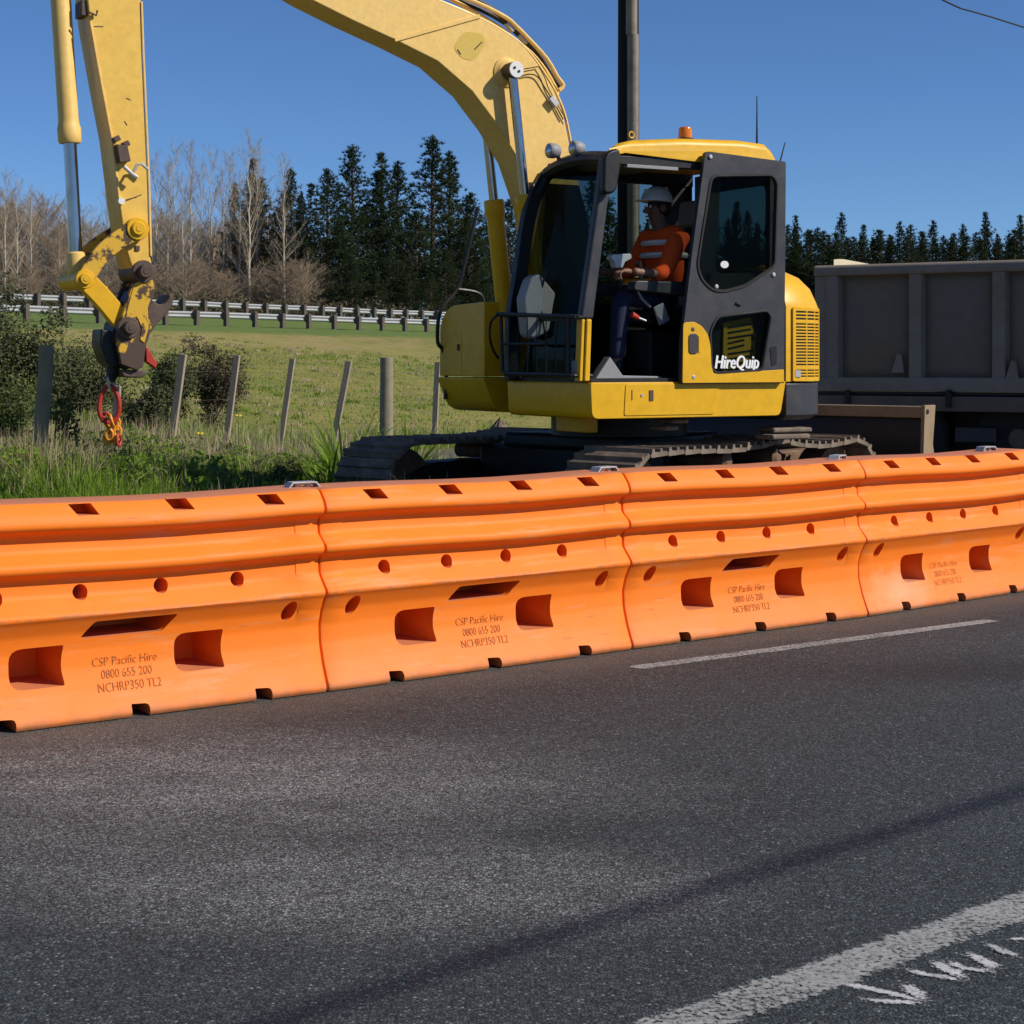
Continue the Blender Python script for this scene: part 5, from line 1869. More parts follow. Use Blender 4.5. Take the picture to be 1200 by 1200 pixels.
MB().box((t, 0.16, z), (0.46, 0.05, 0.17)).build('reflector_plate', 'dark', truck, 0.01)

# ================================================================== POLE AND CABLES
pole = thing('power_pole', 'tall power pole with its shade coloured black and its sunlit side an added pale strip, rising behind the excavator cab', 'pole', (1.50, 22.0, 0), R(-35))
M['pole_shade'] = paint('shade_dark_timber', (0.010, 0.009, 0.009), (0.022, 0.018, 0.015), 0.6, 4.0, 0.9, bmp=0.4)  # near-black colour carries the shade on the pole's left side
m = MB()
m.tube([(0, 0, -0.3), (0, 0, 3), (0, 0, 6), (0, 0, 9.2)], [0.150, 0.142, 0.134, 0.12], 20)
m.build('pole_shaft', 'pole_shade', pole)
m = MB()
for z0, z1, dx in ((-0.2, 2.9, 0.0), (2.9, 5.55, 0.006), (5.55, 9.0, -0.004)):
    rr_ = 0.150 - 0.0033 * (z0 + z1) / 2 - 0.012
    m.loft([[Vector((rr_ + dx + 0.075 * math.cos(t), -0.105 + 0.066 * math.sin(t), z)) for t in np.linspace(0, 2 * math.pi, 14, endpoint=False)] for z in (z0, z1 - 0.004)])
m.build('lit_side_strip', 'concrete', pole)  # added pale strip standing in for the pole's sunlit right side
MB().box((0, -0.02, 8.7), (1.7, 0.12, 0.12)).build('cross_arm', 'timber', pole, 0.01)
for x in (-0.7, 0.7):
    MB().lathe((x, -0.02, 8.76), (0, 0, 1), [(0, 0.02), (0.05, 0.05), (0.09, 0.03), (0.12, 0.05), (0.15, 0.02)], 12).build('insulator', 'white', pole)
cpts = [(2.05, 21.7, 8.88), (4.5, 26.0, 8.1), at(1105, 0, 30.0), at(1200, 32, 32.2), (20, 42, 7.2), (44, 62, 8.9)]
tag(MB().tube(smooth_path(cpts, 6), 0.016, 6).build('power_cable', 'cable'), 'thin dark power cable crossing the sky at the top right corner', 'cable')
hh = 5.2
sx_, sy_ = sun_dir.x / sun_dir.z * hh, sun_dir.y / sun_dir.z * hh
s0, s1 = Vector(on_road(370, 1182)), Vector(on_road(1200, 926))
sd_ = (s1 - s0).normalized()
c0, c1 = s0 - sd_ * 22, s0 + sd_ * 45
MBc = MB().tube([(c0.x + sx_, c0.y + sy_, hh), (c1.x + sx_, c1.y + sy_, hh)], 0.019, 8)
tag(MBc.build('telephone_cable', 'cable'), 'overhead telephone cable whose thin shade crosses the road in front of the edge line', 'cable')

# ================================================================== FENCE
fence = thing('paddock_fence', 'old wire fence with leaning grey battens along the grass verge', 'fence', (0, 0, 0))
posts = [((55, 405), (42, 585), 13.6, 0.058, 'round'), ((214.5, 415), (202, 508), 17.0, 0.075, 'batten'), ((278, 416), (268, 494), 19.0, 0.07, 'batten'),
         ((343, 420), (334, 482), 21.2, 0.07, 'batten'), ((409, 423), (397, 486), 23.6, 0.085, 'batten'), ((453, 419), (453, 492), 26.0, 0.10, 'round'),
         ((513, 424), (510, 490), 28.0, 0.09, 'batten'), ((138, 452), (135, 500), 15.2, 0.06, 'batten')]
tops = []
for (tx_, ty_), (bx_, by_), Y, w, kind in posts:
    p, q_ = at(tx_, ty_, Y), at(bx_, by_, Y)
    d = (p - q_)
    g = Vector((q_.x, q_.y, q_.z))
    gz = float(ground_z(g.x, g.y))
    if q_.z > gz:
        q_ = q_ - d.normalized() * ((q_.z - gz + 0.15) / d.normalized().z)
    m = MB()
    if kind == 'round':
        n_ = 6
        m.tube([q_.lerp(p, k / n_) + Vector((random.uniform(-0.004, 0.004), 0, 0)) for k in range(n_ + 1)], [w * (1.08 - 0.08 * k / n_) for k in range(n_ + 1)], 14)
        o = m.build('fence_post', 'timber_old', fence, 0.006)
        if Y < 15:
            o['label'] = 'stout round post with a brown lower half, nearest the barriers'
    else:
        m.bar(q_, p, w, w * 0.6, up=(-0.25, -0.97, 0))
        o = m.build('fence_post', 'timber', fence, 0.006)
    if kind != 'batten' or Y > 16:
        tops.append((Y, p, q_))
tops.sort(key=lambda t: t[0])
for f in (0.12, 0.32, 0.52):
    m = MB()
    pts = [(p.lerp(q_, f) + Vector((0, -0.05, 0))) for _, p, q_ in tops]
    pts = [pts[0] + Vector((-1.5, -4.0, 0.0))] + pts
    m.tube(pts, 0.0014, 4)
    m.build('fence_wire', 'railpost', fence)

# ================================================================== GUARD RAILS
def guard_rail(e0, name, label, t0, t1, phase, step=2.0):
    root = thing(name, label, 'guard rail', (0, 0, 0), 0, 'road guard rails on the bank')

    def pt(t, off=0.0):
        p = RAIL_Q + RAIL_U * t + RAIL_N * (e0 + off)
        return Vector((p.x, p.y, float(ground_z(p.x, p.y))))
    ang = math.atan2(RAIL_U.y, RAIL_U.x)
    rz = Matrix.Rotation(ang, 3, 'Z')
    prof = [(0.0, 0.0), (0.04, 0.03), (0.08, 0.075), (0.04, 0.115), (0.005, 0.155), (0.04, 0.195), (0.08, 0.235), (0.04, 0.28), (0.0, 0.31)]
    m = MB()
    ts = np.arange(t0, t1 + 0.1, 4.0)
    rings = []
    for t in ts:
        c = pt(t, 0.25)
        s = [c + Vector((RAIL_N.x * -y, RAIL_N.y * -y, 0.40 + z)) for y, z in prof]
        s2 = [c + Vector((RAIL_N.x * (0.012 - y), RAIL_N.y * (0.012 - y), 0.40 + z)) for y, z in reversed(prof)]
        rings.append(s + s2)
    m.loft(rings)
    m.build('rail_beam', 'rail', root, smooth=60)
    pm, bm_ = None, None
    for t in np.arange(t0 + phase, t1, step):
        c = pt(t)
        if pm is None:
            pm = MB().box((0, 0, 0.26), (0.20, 0.20, 1.05)).mesh('rail_post', 0)
            pm.materials.append(M['railpost'])
            bm_ = MB().box((0, 0.13, 0.56), (0.24, 0.07, 0.36)).mesh('block_out', 0)
            bm_.materials.append(M['railpost'])
        o = link('rail_post', pm, root)
        o.location = c
        o.rotation_euler = (random.uniform(-0.02, 0.02), random.uniform(-0.02, 0.02), ang)
        link('block_out', bm_, o)
    return root


guard_rail(0.0, 'guard_rail', 'nearer steel guard rail on timber posts along the grassy bank, lower of the two', -14, 60, 0.0)
guard_rail(9.0, 'guard_rail', 'farther steel guard rail on timber posts below the trees, upper of the two', -14, 78, 0.9, 1.65)

# ================================================================== TREES
def tri_cloud(P, D, L, Wd):
    """long thin triangles from P along D; arrays"""
    n = len(P)
    D = D / np.linalg.norm(D, axis=1, keepdims=True)
    r = rng.normal(size=(n, 3))
    s = np.cross(D, r)
    s /= np.linalg.norm(s, axis=1, keepdims=True) + 1e-9
    a = P + s * (Wd[:, None] / 2)
    b = P - s * (Wd[:, None] / 2)
    c = P + D * L[:, None]
    v = np.stack([a, b, c], 1).reshape(-1, 3)
    f = np.arange(3 * n).reshape(-1, 3)
    return v, f


def pine_meshes(seed, H=12.0, spread=0.24, name='pine', mat='pine', base=0.10, dens=1.0, tops=1):
    r = np.random.default_rng(seed)
    rd_ = random.Random(seed)
    tr = MB()
    path = [Vector((0.03 * H * 0.1 * math.sin(k * 1.3 + seed), 0.03 * H * 0.1 * math.cos(k * 1.7 + seed), H * k / 10)) for k in range(11)]
    path[0] = Vector((0, 0, -0.4))
    tr.tube(path, [0.019 * H * (1 - k / 10.3) + 0.01 for k in range(11)], 8)
    P, D, L, Wd = [], [], [], []
    leaders = [(0.0, 0.0, 0.0, H)]
    for t in range(tops - 1):
        leaders.append((rd_.uniform(-0.09, 0.09) * H, rd_.uniform(-0.09, 0.09) * H, 0.45 * H, H * rd_.uniform(0.80, 0.93)))
    for li, (ox, oy, zb, hh_) in enumerate(leaders):
        z = max(base * H, zb)
        while z < hh_ - 0.1:
            t = z / hh_
            nb_ = rd_.choice((4, 5, 6))
            a0 = rd_.uniform(0, 6.28)
            for k in range(nb_):
                ln = (spread * H * (1 - t) ** 0.85 * rd_.uniform(0.55, 1.25) + 0.10) * (0.6 if li else 1)
                if rd_.random() < 0.06:
                    ln *= 1.35
                an = a0 + 2 * math.pi * k / nb_ + rd_.uniform(-0.4, 0.4)
                el = R(5 + 50 * t ** 2 + rd_.uniform(-14, 14))
                d = Vector((math.cos(an) * math.cos(el), math.sin(an) * math.cos(el), math.sin(el)))
                p0 = Vector((ox * min(1, (z - zb) / 2 + 0.2), oy * min(1, (z - zb) / 2 + 0.2), z))
                p1 = p0 + d * ln + Vector((0, 0, 0.06 * ln * ln))
                if ln > 0.5:
                    tr.tube([p0, p1], [0.012 + 0.012 * ln, 0.006], 4, cap=False)
                nt_ = max(2, int(dens * (ln / 0.19 + 1)))
                for q in range(nt_):
                    f = 0.30 + 0.72 * (q + rd_.random() * 0.5) / nt_
                    c = p0.lerp(p1, min(f, 1.03)) + Vector((rd_.gauss(0, 0.10 + 0.05 * ln), rd_.gauss(0, 0.10 + 0.05 * ln), rd_.gauss(0, 0.07)))
                    ncl = 15
                    for _ in range(ncl):
                        dd_ = Vector((rd_.gauss(0, 1), rd_.gauss(0, 1), rd_.gauss(0, 1))).normalized() + d * 0.8 + Vector((0, 0, 0.55))
                        P.append(tuple(c)); D.append(tuple(dd_)); L.append(rd_.uniform(0.15, 0.34)); Wd.append(rd_.uniform(0.030, 0.062))
            z += rd_.uniform(0.24, 0.42) * (1.0 if t < 0.8 else 0.75)
        for q in range(14):
            zz = hh_ - 0.5 + q * 0.045
            for _ in range(4):
                dd_ = Vector((rd_.gauss(0, 0.6), rd_.gauss(0, 0.6), 0.9))
                P.append((ox, oy, zz)); D.append(tuple(dd_)); L.append(rd_.uniform(0.12, 0.26)); Wd.append(0.05)
    v, f = tri_cloud(np.array(P), np.array(D), np.array(L), np.array(Wd))
    cm = np_mesh(name + '_crown', v, f, mat)
    tm = tr.mesh(name + '_trunk', 40)
    tm.materials.append(M['bark_dark'])
    return tm, cm


def bare_meshes(seed, H=13.0, name='bare_tree', wide=0.13, nb_=46, twigs=38, up=58, trunk_mat='bark_pale', forks=1):
    rd_ = random.Random(seed)
    tr = MB()
    path = [Vector((rd_.uniform(-1, 1) * 0.010 * H * (k / 12), rd_.uniform(-1, 1) * 0.010 * H * (k / 12), H * k / 12)) for k in range(13)]
    path[0] = Vector((0, 0, -0.4))
    rr_ = [0.0088 * H * (1 - k / 12.6) ** 1.25 + 0.004 for k in range(13)]
    tr.tube(path, rr_, 7)
    P, D, L, Wd = [], [], [], []
    for k in range(nb_):
        t = 0.10 + 0.86 * (k + rd_.random()) / nb_
        i = min(int(t * 12), 11)
        p0 = path[i].lerp(path[i + 1], t * 12 - i)
        an = rd_.uniform(0, 6.28)
        el = R(up + rd_.uniform(-22, 18))
        ln = wide * H * (0.35 + 1.2 * math.sin(math.pi * min(1, t * 0.9 + 0.08))) * rd_.uniform(0.6, 1.2)
        ln = min(ln, H * 1.03 - p0.z + 0.4)
        d = Vector((math.cos(an) * math.cos(el), math.sin(an) * math.cos(el), math.sin(el)))
        bp_ = [p0, p0 + d * ln * 0.5 + Vector((0, 0, 0.04 * ln)), p0 + d * ln + Vector((0, 0, 0.14 * ln))]
        tr.tube(bp_, [max(0.010, rr_[i] * 0.38), 0.012 * (1.2 - 0.8 * t), 0.004], 4, cap=False)
        for _ in range(twigs):
            f = rd_.uniform(0.15, 1.0)
            c = bp_[0].lerp(bp_[2], f) + Vector((0, 0, 0.0))
            dd_ = d + Vector((rd_.gauss(0, 0.55), rd_.gauss(0, 0.55), rd_.gauss(0.3, 0.45)))
            l = rd_.uniform(0.25, 0.95) * (1.15 - 0.5 * t)
            P.append(tuple(c)); D.append(tuple(dd_)); L.append(l); Wd.append(rd_.uniform(0.012, 0.026) * (1.25 - 0.85 * t))
            if rd_.random() < 0.7:
                c2 = c + dd_.normalized() * l * rd_.uniform(0.3, 0.8)
                P.append(tuple(c2)); D.append(tuple(dd_ + Vector((rd_.gauss(0, 0.9), rd_.gauss(0, 0.9), rd_.gauss(0, 0.6))))); L.append(l * 0.6); Wd.append(0.012 * (1.25 - 0.85 * t))
    v, f = tri_cloud(np.array(P), np.array(D), np.array(L), np.array(Wd))
    cm = np_mesh(name + '_crown', v, f, 'twig')
    tm = tr.mesh(name + '_trunk', 50)
    tm.materials.append(M[trunk_mat])
    return tm, cm


def plant_tree(name, label, cat, meshes, px, ytop, Y, H0, group, sx=1.0):
    X = (px - 600) / FPX * Y
    g = float(ground_z(X, Y))
    zt = CAM_H + (HORIZ - ytop) / FPX * Y
    s = max(0.2, (zt - g) / H0)
    o = thing(name, label, cat, (X, Y, g), random.uniform(0, 6.28), group)
    o.scale = (s * sx, s * sx, s)
    link('trunk', meshes[0], o)
    link('crown', meshes[1], o)
    return o


PM = [pine_meshes(11, 12, 0.29, dens=1.05), pine_meshes(12, 12, 0.26, dens=1.05, tops=2), pine_meshes(13, 12, 0.34, dens=1.1), pine_meshes(14, 12, 0.24, dens=1.1), pine_meshes(15, 12, 0.33, dens=0.9, tops=3)]
PF = [pine_meshes(31, 12, 0.26, 'far_pine', 'pine_far', 0.05, 0.9), pine_meshes(32, 12, 0.31, 'far_pine', 'pine_far', 0.05, 0.9, tops=2), pine_meshes(33, 12, 0.22, 'far_pine', 'pine_far', 0.05, 0.9, tops=2)]
centre = [(384, 196, 104, 4), (413, 166, 107, 0), (447, 177, 106, 1), (466, 186, 112, 3), (507, 155, 105, 0), (527, 174, 108, 3), (551, 224, 104, 2),
          (430, 236, 110, 2), (488, 246, 102, 2), (398, 262, 103, 2), (548, 252, 100, 2), (574, 235, 108, 1), (596, 232, 106, 2), (456, 285, 101, 2), (522, 290, 99, 2),
          (412, 300, 100, 2), (370, 322, 104, 2), (480, 305, 99, 2), (560, 300, 98, 2), (440, 315, 99, 4), (505, 318, 98, 2),
          (620, 236, 108, 0), (645, 225, 110, 2), (672, 214, 112, 1), (694, 210, 108, 2), (712, 228, 112, 0), (612, 290, 100, 2), (650, 285, 102, 2), (690, 275, 104, 2)]
cl_ = {0: 'tall dark pine with a thin spire, in the clump beyond the guard rails', 1: 'dark pine with two tops, in the clump beyond the guard rails',
       2: 'broad bushy dark pine low in the clump beyond the guard rails', 3: 'narrow dark pine in the clump beyond the guard rails', 4: 'open branching dark pine at the edge of the clump'}
own = {(384, 196): 'open branching dark pine at the left end of the middle clump, bare trunk showing', (413, 166): 'tall spired pine, second tall one from the left in the middle clump',
       (447, 177): 'two-topped pine in the middle of the clump, third tall one from the left', (466, 186): 'narrow pine just right of the two-topped pine in the middle clump',
       (507, 155): 'tallest thin-spired pine of the middle clump, nearest the boom cylinders', (527, 174): 'narrow pine right beside the tallest spire in the middle clump',
       (551, 224): 'shorter bushy pine behind the far boom cylinder', (620, 236): 'spired pine seen through the cab windscreen beside the boom', (398, 262): 'low bushy pine at the left foot of the middle clump'}
for px, yt, Y, k in centre:
    Y = (55.6 + 13.0 + (Y - 98) * 0.6) / (0.55 - 0.835 * (px - 600) / 2000)
    plant_tree('pine_tree', own.get((px, yt)) or cl_[k], 'tree', PM[k], px, yt, Y, 12.3, 'pines in the middle clump', 1.2)
for n_, (px, yt, Y, k) in enumerate(sorted(((296, 184, 116, 1), (275, 212, 120, 3), (306, 206, 118, 2), (341, 194, 113, 0), (353, 222, 115, 3), (333, 222, 114, 2)))):
    plant_tree('pine_tree', 'first second third fourth fifth sixth'.split()[n_] + ' from the left of the dark pines between the bare pale trunks', 'tree', PM[k], px, yt, Y, 12.3, 'pines among the bare trees', 0.9)
ORD = 'first second third fourth fifth sixth seventh eighth ninth tenth eleventh twelfth thirteenth fourteenth fifteenth sixteenth seventeenth eighteenth nineteenth twentieth twenty-first twenty-second twenty-third twenty-fourth'.split()
rf = random.Random(5)
n_ = 0
x = 722
k = 0
while x < 1225:
    big = rf.random() < 0.3
    yt = (243 if big else 260) + rf.uniform(-6, 12) + (5 if x > 960 else -3)
    plant_tree('pine_tree', (ORD[min(n_, 23)] + ' pine along from the cab in the long row above the truck') if x > 920 else 'dark pine in the row seen through the cab windows', 'tree', PF[k % 3], x, yt, 150 + rf.uniform(-6, 6), 12.3,
               'pines in the row at the right', 0.95)
    n_ += 1 if x > 920 else 0
    x += rf.uniform(9.5, 15)
    k += 1
x = 730
while x < 1240:
    plant_tree('pine_tree', 'lower dark pine in front of the long row at the right', 'tree', PF[k % 3], x, 278 + rf.uniform(-10, 10), 138 + rf.uniform(-4, 4), 12.3, 'lower pines at the right', 1.5)
    x += rf.uniform(13, 20)
    k += 1

BM = [bare_meshes(21), bare_meshes(22, nb_=54, wide=0.10, up=64), bare_meshes(23, nb_=40, wide=0.15), bare_meshes(24, wide=0.12, up=62)]
BW = [bare_meshes(41, 9.0, 'bushy_tree', 0.24, 84, 84, 42, 'twig'), bare_meshes(42, 9.0, 'bushy_tree', 0.28, 88, 84, 36, 'twig'), bare_meshes(43, 9.0, 'bushy_tree', 0.22, 84, 84, 48, 'twig')]
front_row = [(6, 196, 112, 2), (20, 205, 118, 0), (36, 214, 116, 3), (70, 262, 122, 1), (96, 240, 120, 0), (112, 238, 118, 2), (126, 214, 117, 1), (183, 176, 118, 3), (196, 186, 112, 1), (204, 165, 118, 0),
             (214, 200, 112, 2), (224, 160, 113, 1), (236, 190, 119, 3), (247, 170, 121, 0), (262, 190, 114, 2), (270, 172, 119, 1), (281, 200, 113, 3), (292, 152, 111, 0), (301, 165, 114, 1), (314, 220, 117, 2),
             (333, 176, 109, 3), (346, 240, 112, 2), (324, 240, 116, 0), (360, 290, 110, 2)]
front_row.sort()
for n_, (px, yt, Y, k) in enumerate(front_row):
    plant_tree('bare_tree', ORD[n_] + ' of the pale trunks from the left: ' + ('straight bare tree', 'slim steep-twigged bare tree', 'wide twiggy bare tree', 'feathery bare tree')[k],
               'tree', BM[k], px, yt, Y, 13.3, 'bare pale trees beyond the guard rails', 1.0)
rb2 = random.Random(9)
for x in np.arange(-30, 378, 9.0):
    far = 258 + rb2.uniform(-12, 14) + (-22 if x < 60 else 0) + (24 if x > 300 else 0)
    plant_tree('bushy_tree', 'low bushy leafless tree in the brown thicket behind the bare pale trees', 'tree', BW[rb2.randrange(3)], x + rb2.uniform(-4, 4), far, 128 + rb2.uniform(-4, 10), 9.4, 'leafless bushes behind the pale trees', 1.0)
for x in np.arange(-20, 382, 13.0):
    plant_tree('bushy_tree', 'short leafless bush at the foot of the bare pale trees', 'tree', BW[rb2.randrange(3)], x + rb2.uniform(-5, 5), 318 + rb2.uniform(-14, 14), 110 + rb2.uniform(-3, 3), 9.4, 'leafless bushes at the foot of the trees', 1.5)

# ================================================================== SHRUBS AND GRASS
def leaf_quads(P, Nn, size, aspect=0.55):
    n = len(P)
    r = rng.normal(size=(n, 3))
    u = np.cross(Nn, r)
    u /= np.linalg.norm(u, axis=1, keepdims=True) + 1e-9
    w = np.cross(Nn, u)
    w /= np.linalg.norm(w, axis=1, keepdims=True) + 1e-9
    a = size[:, None]
    v = np.stack([P - u * a, P + w * a * aspect, P + u * a, P - w * a * aspect], 1).reshape(-1, 3)
    return v, np.arange(4 * n).reshape(-1, 4)


def shrub(label, px, py, Y, rx, rz, nleaf, mat, leaf=0.035, clumps=26, name='shrub'):
    c = at(px, py, Y)
    g = float(ground_z(c.x, c.y))
    root = thing(name, label, 'shrub', (c.x, c.y, g))
    zc = max(c.z - g, 0.2)
    cc = rng.normal(size=(clumps, 3))
    cc /= np.linalg.norm(cc, axis=1, keepdims=True)
    cc *= (rng.random((clumps, 1)) ** 0.45)
    cc = cc * np.array([rx, rx * 0.8, rz]) * 0.8 + np.array([0, 0, zc])
    low = rng.random(clumps) < 0.5
    cc[low, 2] = rng.uniform(0.06, 1.0, low.sum()) * zc
    cc[low, :2] *= 1.15
    cr = rng.uniform(0.16, 0.34, clumps) * min(rx, rz * 1.2) * 1.5
    idx = rng.integers(0, clumps, nleaf)
    d = rng.normal(size=(nleaf, 3))
    d /= np.linalg.norm(d, axis=1, keepdims=True)
    P = cc[idx] + d * (cr[idx] * rng.random(nleaf) ** 0.4)[:, None]
    P[:, 2] = np.maximum(P[:, 2], 0.02)
    nn_ = d + rng.normal(size=(nleaf, 3)) * 0.7 + np.array([0, 0, 0.4])
    v, f = leaf_quads(P, nn_, rng.uniform(0.6, 1.3, nleaf) * leaf)
    link('foliage', np_mesh('shrub_foliage', v, f, mat), root)
    m = MB()
    for k in range(min(clumps, 18)):
        q_ = Vector(cc[k])
        m.tube([Vector((random.uniform(-0.06, 0.06), random.uniform(-0.06, 0.06), -0.05)), q_ * 0.5 + Vector((random.uniform(-0.08, 0.08), 0, 0.05)), q_], [0.016, 0.010, 0.004], 5, cap=False)
    m.build('stem', 'bark_dark', root)
    return root


shrub('tall dark leafy shrub at the left edge behind the stout fence post', 8, 395, 16.5, 0.60, 0.80, 13000, 'leaf_dark', 0.020, 46)
shrub('mid green shrub low at the left edge in front of the tall dark one', 4, 480, 15.6, 0.50, 0.36, 6000, 'leaf_mid', 0.018, 30)
shrub('long low dark shrub across the field edge behind the stout fence post', 95, 436, 30.0, 1.05, 0.75, 12000, 'leaf_dark', 0.028, 46)
shrub('rounded brownish shrub right of the hitch below the guard rail', 246, 432, 30.0, 0.62, 0.75, 12000, 'leaf_brown', 0.024, 44)
shrub('dark green shrub just right of the quick hitch, left of the brownish one', 200, 440, 29.0, 0.52, 0.65, 9000, 'leaf_dark', 0.026, 36)
shrub('grey-green weedy shrub low below the quick hitch', 170, 474, 26.0, 0.55, 0.30, 6000, 'leaf_dark', 0.024, 30)
shrub('small leafy bramble beside the stout round fence post', 78, 492, 13.9, 0.15, 0.22, 700, 'leaf_mid', 0.022, 14)
shrub('dark weed clump in the grass just behind the first barrier', 160, 560, 14.0, 0.55, 0.22, 5200, 'leaf_mid', 0.018, 30)
shrub('dark weed clump in the grass beside the far track', 320, 556, 14.2, 0.40, 0.20, 3600, 'leaf_mid', 0.018, 26)


def blades(name, n, px0, px1, Y0, Y1, hmin, hmax, w0, mat, keep=None, power=1.0, lean=0.35, label=None):
    Y = np.sqrt(rng.uniform(Y0 ** 2, Y1 ** 2, n)) if power == 1.0 else Y0 + (Y1 - Y0) * rng.random(n) ** power
    px = rng.uniform(px0, px1, n)
    X = (px - 600) / FPX * Y
    ok = gravel_at(X, Y) < rng.uniform(0.2, 0.6, n)
    if keep is not None:
        ok &= keep(X, Y, px)
    X, Y = X[ok], Y[ok]
    n = len(X)
    Z = ground_z(X, Y)
    h = rng.uniform(hmin, hmax, n) * (0.75 + 0.35 * lump(X * 1.3, Y * 1.3))
    an = rng.uniform(0, 2 * np.pi, n)
    ln = np.abs(rng.normal(0, lean, n)) * h
    dx, dy = np.cos(an) * ln, np.sin(an) * ln
    fa = rng.uniform(0, np.pi, n)
    wx, wy = np.cos(fa) * w0 * rng.uniform(0.6, 1.3, n) / 2, np.sin(fa) * w0 / 2
    rows = []
    for t, ww in ((0.0, 1.0), (0.4, 0.95), (0.75, 0.6), (1.0, 0.08)):
        bx, by, bz = X + dx * t ** 2, Y + dy * t ** 2, Z + h * (t - 0.25 * t * t * np.minimum(1, ln / (h + 1e-6)))
        rows.append(np.stack([bx - wx * ww, by - wy * ww, bz], 1))
        rows.append(np.stack([bx + wx * ww, by + wy * ww, bz], 1))
    v = np.stack(rows, 1).reshape(-1, 3)
    b = (np.arange(n) * 8)[:, None]
    f = np.concatenate([b + np.array([[0, 1, 3, 2]]), b + np.array([[2, 3, 5, 4]]), b + np.array([[4, 5, 7, 6]])], 0)
    return tag(link(name, np_mesh(name, v, f, mat)), kind='stuff')


def notdry(X, Y, px):
    return lump(X * 0.9 + 3, Y * 0.6) + 0.25 * (15.5 - Y) > -0.15


def dry(X, Y, px):
    return lump(X * 0.9 + 3, Y * 0.6) + 0.22 * (15.0 - Y) < 0.12


blades('grass', 46000, -80, 560, 10.6, 14.6, 0.26, 0.58, 0.015, 'grass', lambda X, Y, px: (px + 60 * lump(X * 1.5, Y * 1.1) > 45) | (Y < 12.6), lean=0.45)
blades('broad_grass', 9000, 30, 420, 11.5, 15.5, 0.3, 0.62, 0.034, 'grass', lambda X, Y, px: lump(X * 2.1 + 1, Y * 1.7) > 0.05, lean=0.55)
blades('grass', 34000, -60, 600, 15.0, 24.0, 0.22, 0.48, 0.018, 'grass', notdry, lean=0.4)
blades('grass', 12000, -60, 600, 20.0, 30.0, 0.16, 0.34, 0.018, 'grass', None)
blades('grass', 20000, -60, 420, 13.4, 19.0, 0.22, 0.5, 0.016, 'grass', lambda X, Y, px: lump(X * 1.6, Y * 1.2) > -0.25, lean=0.5)
blades('broad_grass', 5000, 20, 400, 14.5, 19.0, 0.25, 0.5, 0.036, 'grass', lambda X, Y, px: lump(X * 1.1 + 2, Y * 1.3) > 0.1, lean=0.6)
blades('dry_grass', 8000, -80, 420, 13.6, 19.0, 0.42, 0.85, 0.009, 'grass_dry', dry, lean=0.5)
blades('dry_grass', 9000, -80, 120, 12.4, 16.5, 0.35, 0.72, 0.010, 'grass_dry', None, lean=0.65)
blades('dry_grass', 4000, -60, 560, 11.5, 16.0, 0.4, 0.75, 0.008, 'grass_dry', None, lean=0.5)
blades('dry_grass', 4000, -60, 560, 19.0, 30.0, 0.22, 0.5, 0.012, 'grass_dry', None, lean=0.5)
blades('grass', 12000, -60, 620, 29.0, 60.0, 0.03, 0.09, 0.025, 'grass', None)
def tufts(name, n, px0, px1, Y0, Y1, hmin, hmax, mat, w0):
    # scattered rough tufts, each a dozen blades
    cy = np.sqrt(rng.uniform(Y0 ** 2, Y1 ** 2, n))
    cx = (rng.uniform(px0, px1, n) - 600) / FPX * cy
    k = 16
    X = np.repeat(cx, k) + rng.normal(0, 0.10, n * k)
    Y = np.repeat(cy, k) + rng.normal(0, 0.10, n * k)
    h = np.repeat(rng.uniform(hmin, hmax, n), k) * rng.uniform(0.6, 1.1, n * k)
    d = np.stack([rng.normal(0, 0.45, n * k), rng.normal(0, 0.45, n * k), np.ones(n * k)], 1)
    v, f = tri_cloud(np.stack([X, Y, ground_z(X, Y)], 1), d, h, np.full(n * k, w0))
    tag(link(name, np_mesh(name, v, f, mat)), kind='stuff')


tufts('pasture_tuft', 420, -60, 620, 28, 66, 0.06, 0.16, 'grass', 0.03)
tufts('pasture_tuft', 700, -60, 620, 28, 66, 0.05, 0.15, 'grass_dry', 0.03)
# leafy weeds tangled through the verge
nc = 210
wy = rng.uniform(12.4, 17.0, nc)
wx = (rng.uniform(-60, 400, nc) - 600) / FPX * wy
okw = gravel_at(wx, wy) < 0.3
wx, wy = wx[okw], wy[okw]
nc = len(wx)
per = 220
rad = np.repeat(rng.uniform(0.10, 0.28, nc), per)
wd = rng.normal(size=(nc * per, 3))
wd /= np.linalg.norm(wd, axis=1, keepdims=True)
wh = np.repeat(rng.uniform(0.2, 0.55, nc), per)
wp = np.stack([np.repeat(wx, per), np.repeat(wy, per), np.repeat(ground_z(wx, wy), per)], 1)
wp[:, :2] += wd[:, :2] * rad[:, None] * rng.random((nc * per, 1)) ** 0.5
wp[:, 2] += wh * np.sqrt(np.clip(rng.random(nc * per), 0.02, 1))
wv, wf = leaf_quads(wp, wd * 0.5 + rng.normal(size=(nc * per, 3)) * 0.5 + np.array([0, -0.2, 0.5]), rng.uniform(0.012, 0.032, nc * per))
half_ = (nc * per // 2 // per) * per
tag(link('leafy_weeds', np_mesh('leafy_weeds', wv[:half_ * 4], wf[:half_], 'leaf_mid')), kind='stuff')
tag(link('leafy_weeds', np_mesh('leafy_weeds', wv[half_ * 4:], wf[half_:] - half_ * 4, 'grass')), kind='stuff')
nq = 70000
uy = rng.uniform(94, 116, nq)
ux = (rng.uniform(-120, 1330, nq) - 600) / FPX * uy
ehere = (ux - RAIL_Q.x) * RAIL_N.x + (uy - RAIL_Q.y) * RAIL_N.y
keep_ = ehere > 11.5
ux, uy = ux[keep_], uy[keep_]
